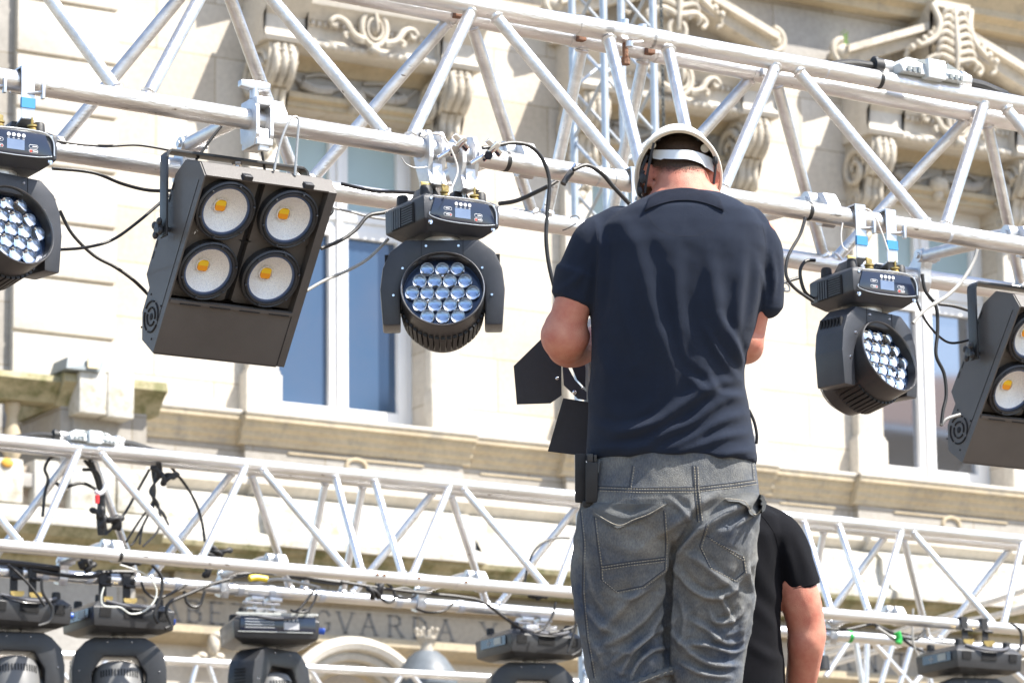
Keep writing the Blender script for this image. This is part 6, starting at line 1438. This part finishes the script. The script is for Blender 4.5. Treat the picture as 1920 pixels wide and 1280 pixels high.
# ties and tape round the chords
def band(T, k, px, w_, mat, label, name, cat, group=None, r=.0272, tail=None):
    P = T.on(k, px, 0); t = MB(); ring(t, Vector((0, 0, 0)), chord_dir(T, k), r-.003, r, w_)
    if tail: t.tube([Vector(q) for q in tail], .005, 6)
    o = t.build(name, mat, None); o.location = P; tag(o, label, cat, group)
band(T1, 'tf', 1646, .012, TAPEB, 'black tape band round the top chord left of the grey splitter box', 'tape_band', 'tape', r=.0268)
band(T1, 'bf', 1513, .012, TAPEB, 'black tape band on the front chord right of the man in the helmet', 'tape_band', 'tape', r=.0262)
band(T1, 'bf', 947, .012, TAPEB, 'black tape band on the front chord right of the centre clamps', 'tape_band', 'tape', r=.0262)
band(T1, 'bf', 1116, .006, STEEL, 'grey band round the front chord left of the helmet', 'tape_band', 'tape', r=.0262)
band(T1, 'bf', 1775, .010, TAPEW, 'pale tape band on the front chord near the right edge', 'tape_band', 'tape', r=.0262)
band(T1, 'tf', 1545, .004, TAPEW, 'clear cable tie round the top chord', 'cable_tie', 'cable tie', r=.0262)
band(T2, 'bf', 223, .016, TAPEB, 'short dark tape mark on the left front chord of the second truss', 'tape_band', 'tape', r=.0262)
for px, lab in ((82, 'farthest left'), (165, 'next to the left bracket'), (330, 'above the inscription start'), (448, 'left of the yellow sleeve'), (507, 'right of the yellow sleeve'), (601, 'with hanging tail'), (745, 'by the coiled loops'), (862, 'left of the fourth moving head')):
    band(T2, 'bb', px, .028, TAPEW, 'clear plastic tie round the rear chord, '+lab, 'cable_tie', 'cable tie', 'clear ties round the lower rear chord', r=.0285)
for px in (33, 198, 243): band(T2, 'bb', px, .026, RUB, {33: 'black strap round the rear chord above the first moving head', 198: 'black strap left above the second moving head', 243: 'black strap right above the second moving head'}[px], 'strap_band', 'strap', r=.0295)
c('yellow sleeve clipped on the cables above the third moving head', [(468, 1084), (480, 1082), (500, 1085)], 14.6, .014, TAPEY, 'yellow_sleeve', 'cable sleeve')
band(T2, 'bb', 1592, .016, TAPEG, 'green tape band round the rear chord nearest the black T-shirt', 'green_tape', 'tape', r=.029)
c('bright green tape knot on the cables at the lower right', [(1682, 1184), (1686, 1196), (1684, 1205)], 14.5, .016, TAPEG, 'green_tape', 'tape')
c('white tape strap holding the cable bundle at left', [(178, 920), (186, 925), (194, 920), (198, 908)], 14.4, .012, TAPEW, 'tape_strap', 'tape')
c('red marker tape on the taped bundle', [(182, 928), (182, 943)], 14.38, .012, M('red tape', (.7, .03, .03), .5), 'red_tape', 'tape')
c('black gaffer tape flap stuck on the front chord left of the helmet', [(1072, 322), (1064, 332), (1056, 345)], 8.16, .008, TAPEB, 'gaffer_tape', 'tape')
c('silver tape scrap on the front chord above the gaffer flap', [(1078, 308), (1074, 316), (1072, 322)], 8.165, .005, CHROME, 'silver_tape', 'tape')
# flat steel hook plate on the chord beside the helmet
P = T1.on('bf', 1182, 0); t = thing('steel_hook', 'dark steel strap hook on the chord touching the left of the helmet', 'hook', P); zq = P.z-.075
m = MB(); m.box(P+Vector((-.018, -.034, -.085)), P+Vector((.018, -.030, .030))); m.box(P+Vector((-.018, -.03, .028)), P+Vector((.018, .028, .032))); m.cyl(P+Vector((-.004, -.036, -.05)), P+Vector((.02, -.05, -.05)), .006, 8); m.build('hook_plate', STEEL, t, True)
m = MB(); P = T1.on('bf', 1165, 0); ring(m, Vector((0, 0, 0)), chord_dir(T1, 'bf'), .024, .0268, .03); o = m.build('steel_band', STEEL, None); o.location = P; tag(o, 'steel band round the chord just left of the helmet', 'band')
# bits on the left blinder, handheld tripod end at the right arm
t = thing('lamp_socket', 'dark lamp fitting showing just right of the sunburnt forearm', 'lamp', at(1545, 1250, 14)); m = MB(); A = at(1542, 1242, 14); m.cyl(A+ZZ*.03, A-ZZ*.03, .028, 16, r2=.035); m.build('lamp_can', RUB, t, True)
m = MB(); m.cyl(A+ZZ*.03, A+ZZ*.12, .012, 12); m.build('lamp_stem', CHROME, t, True)
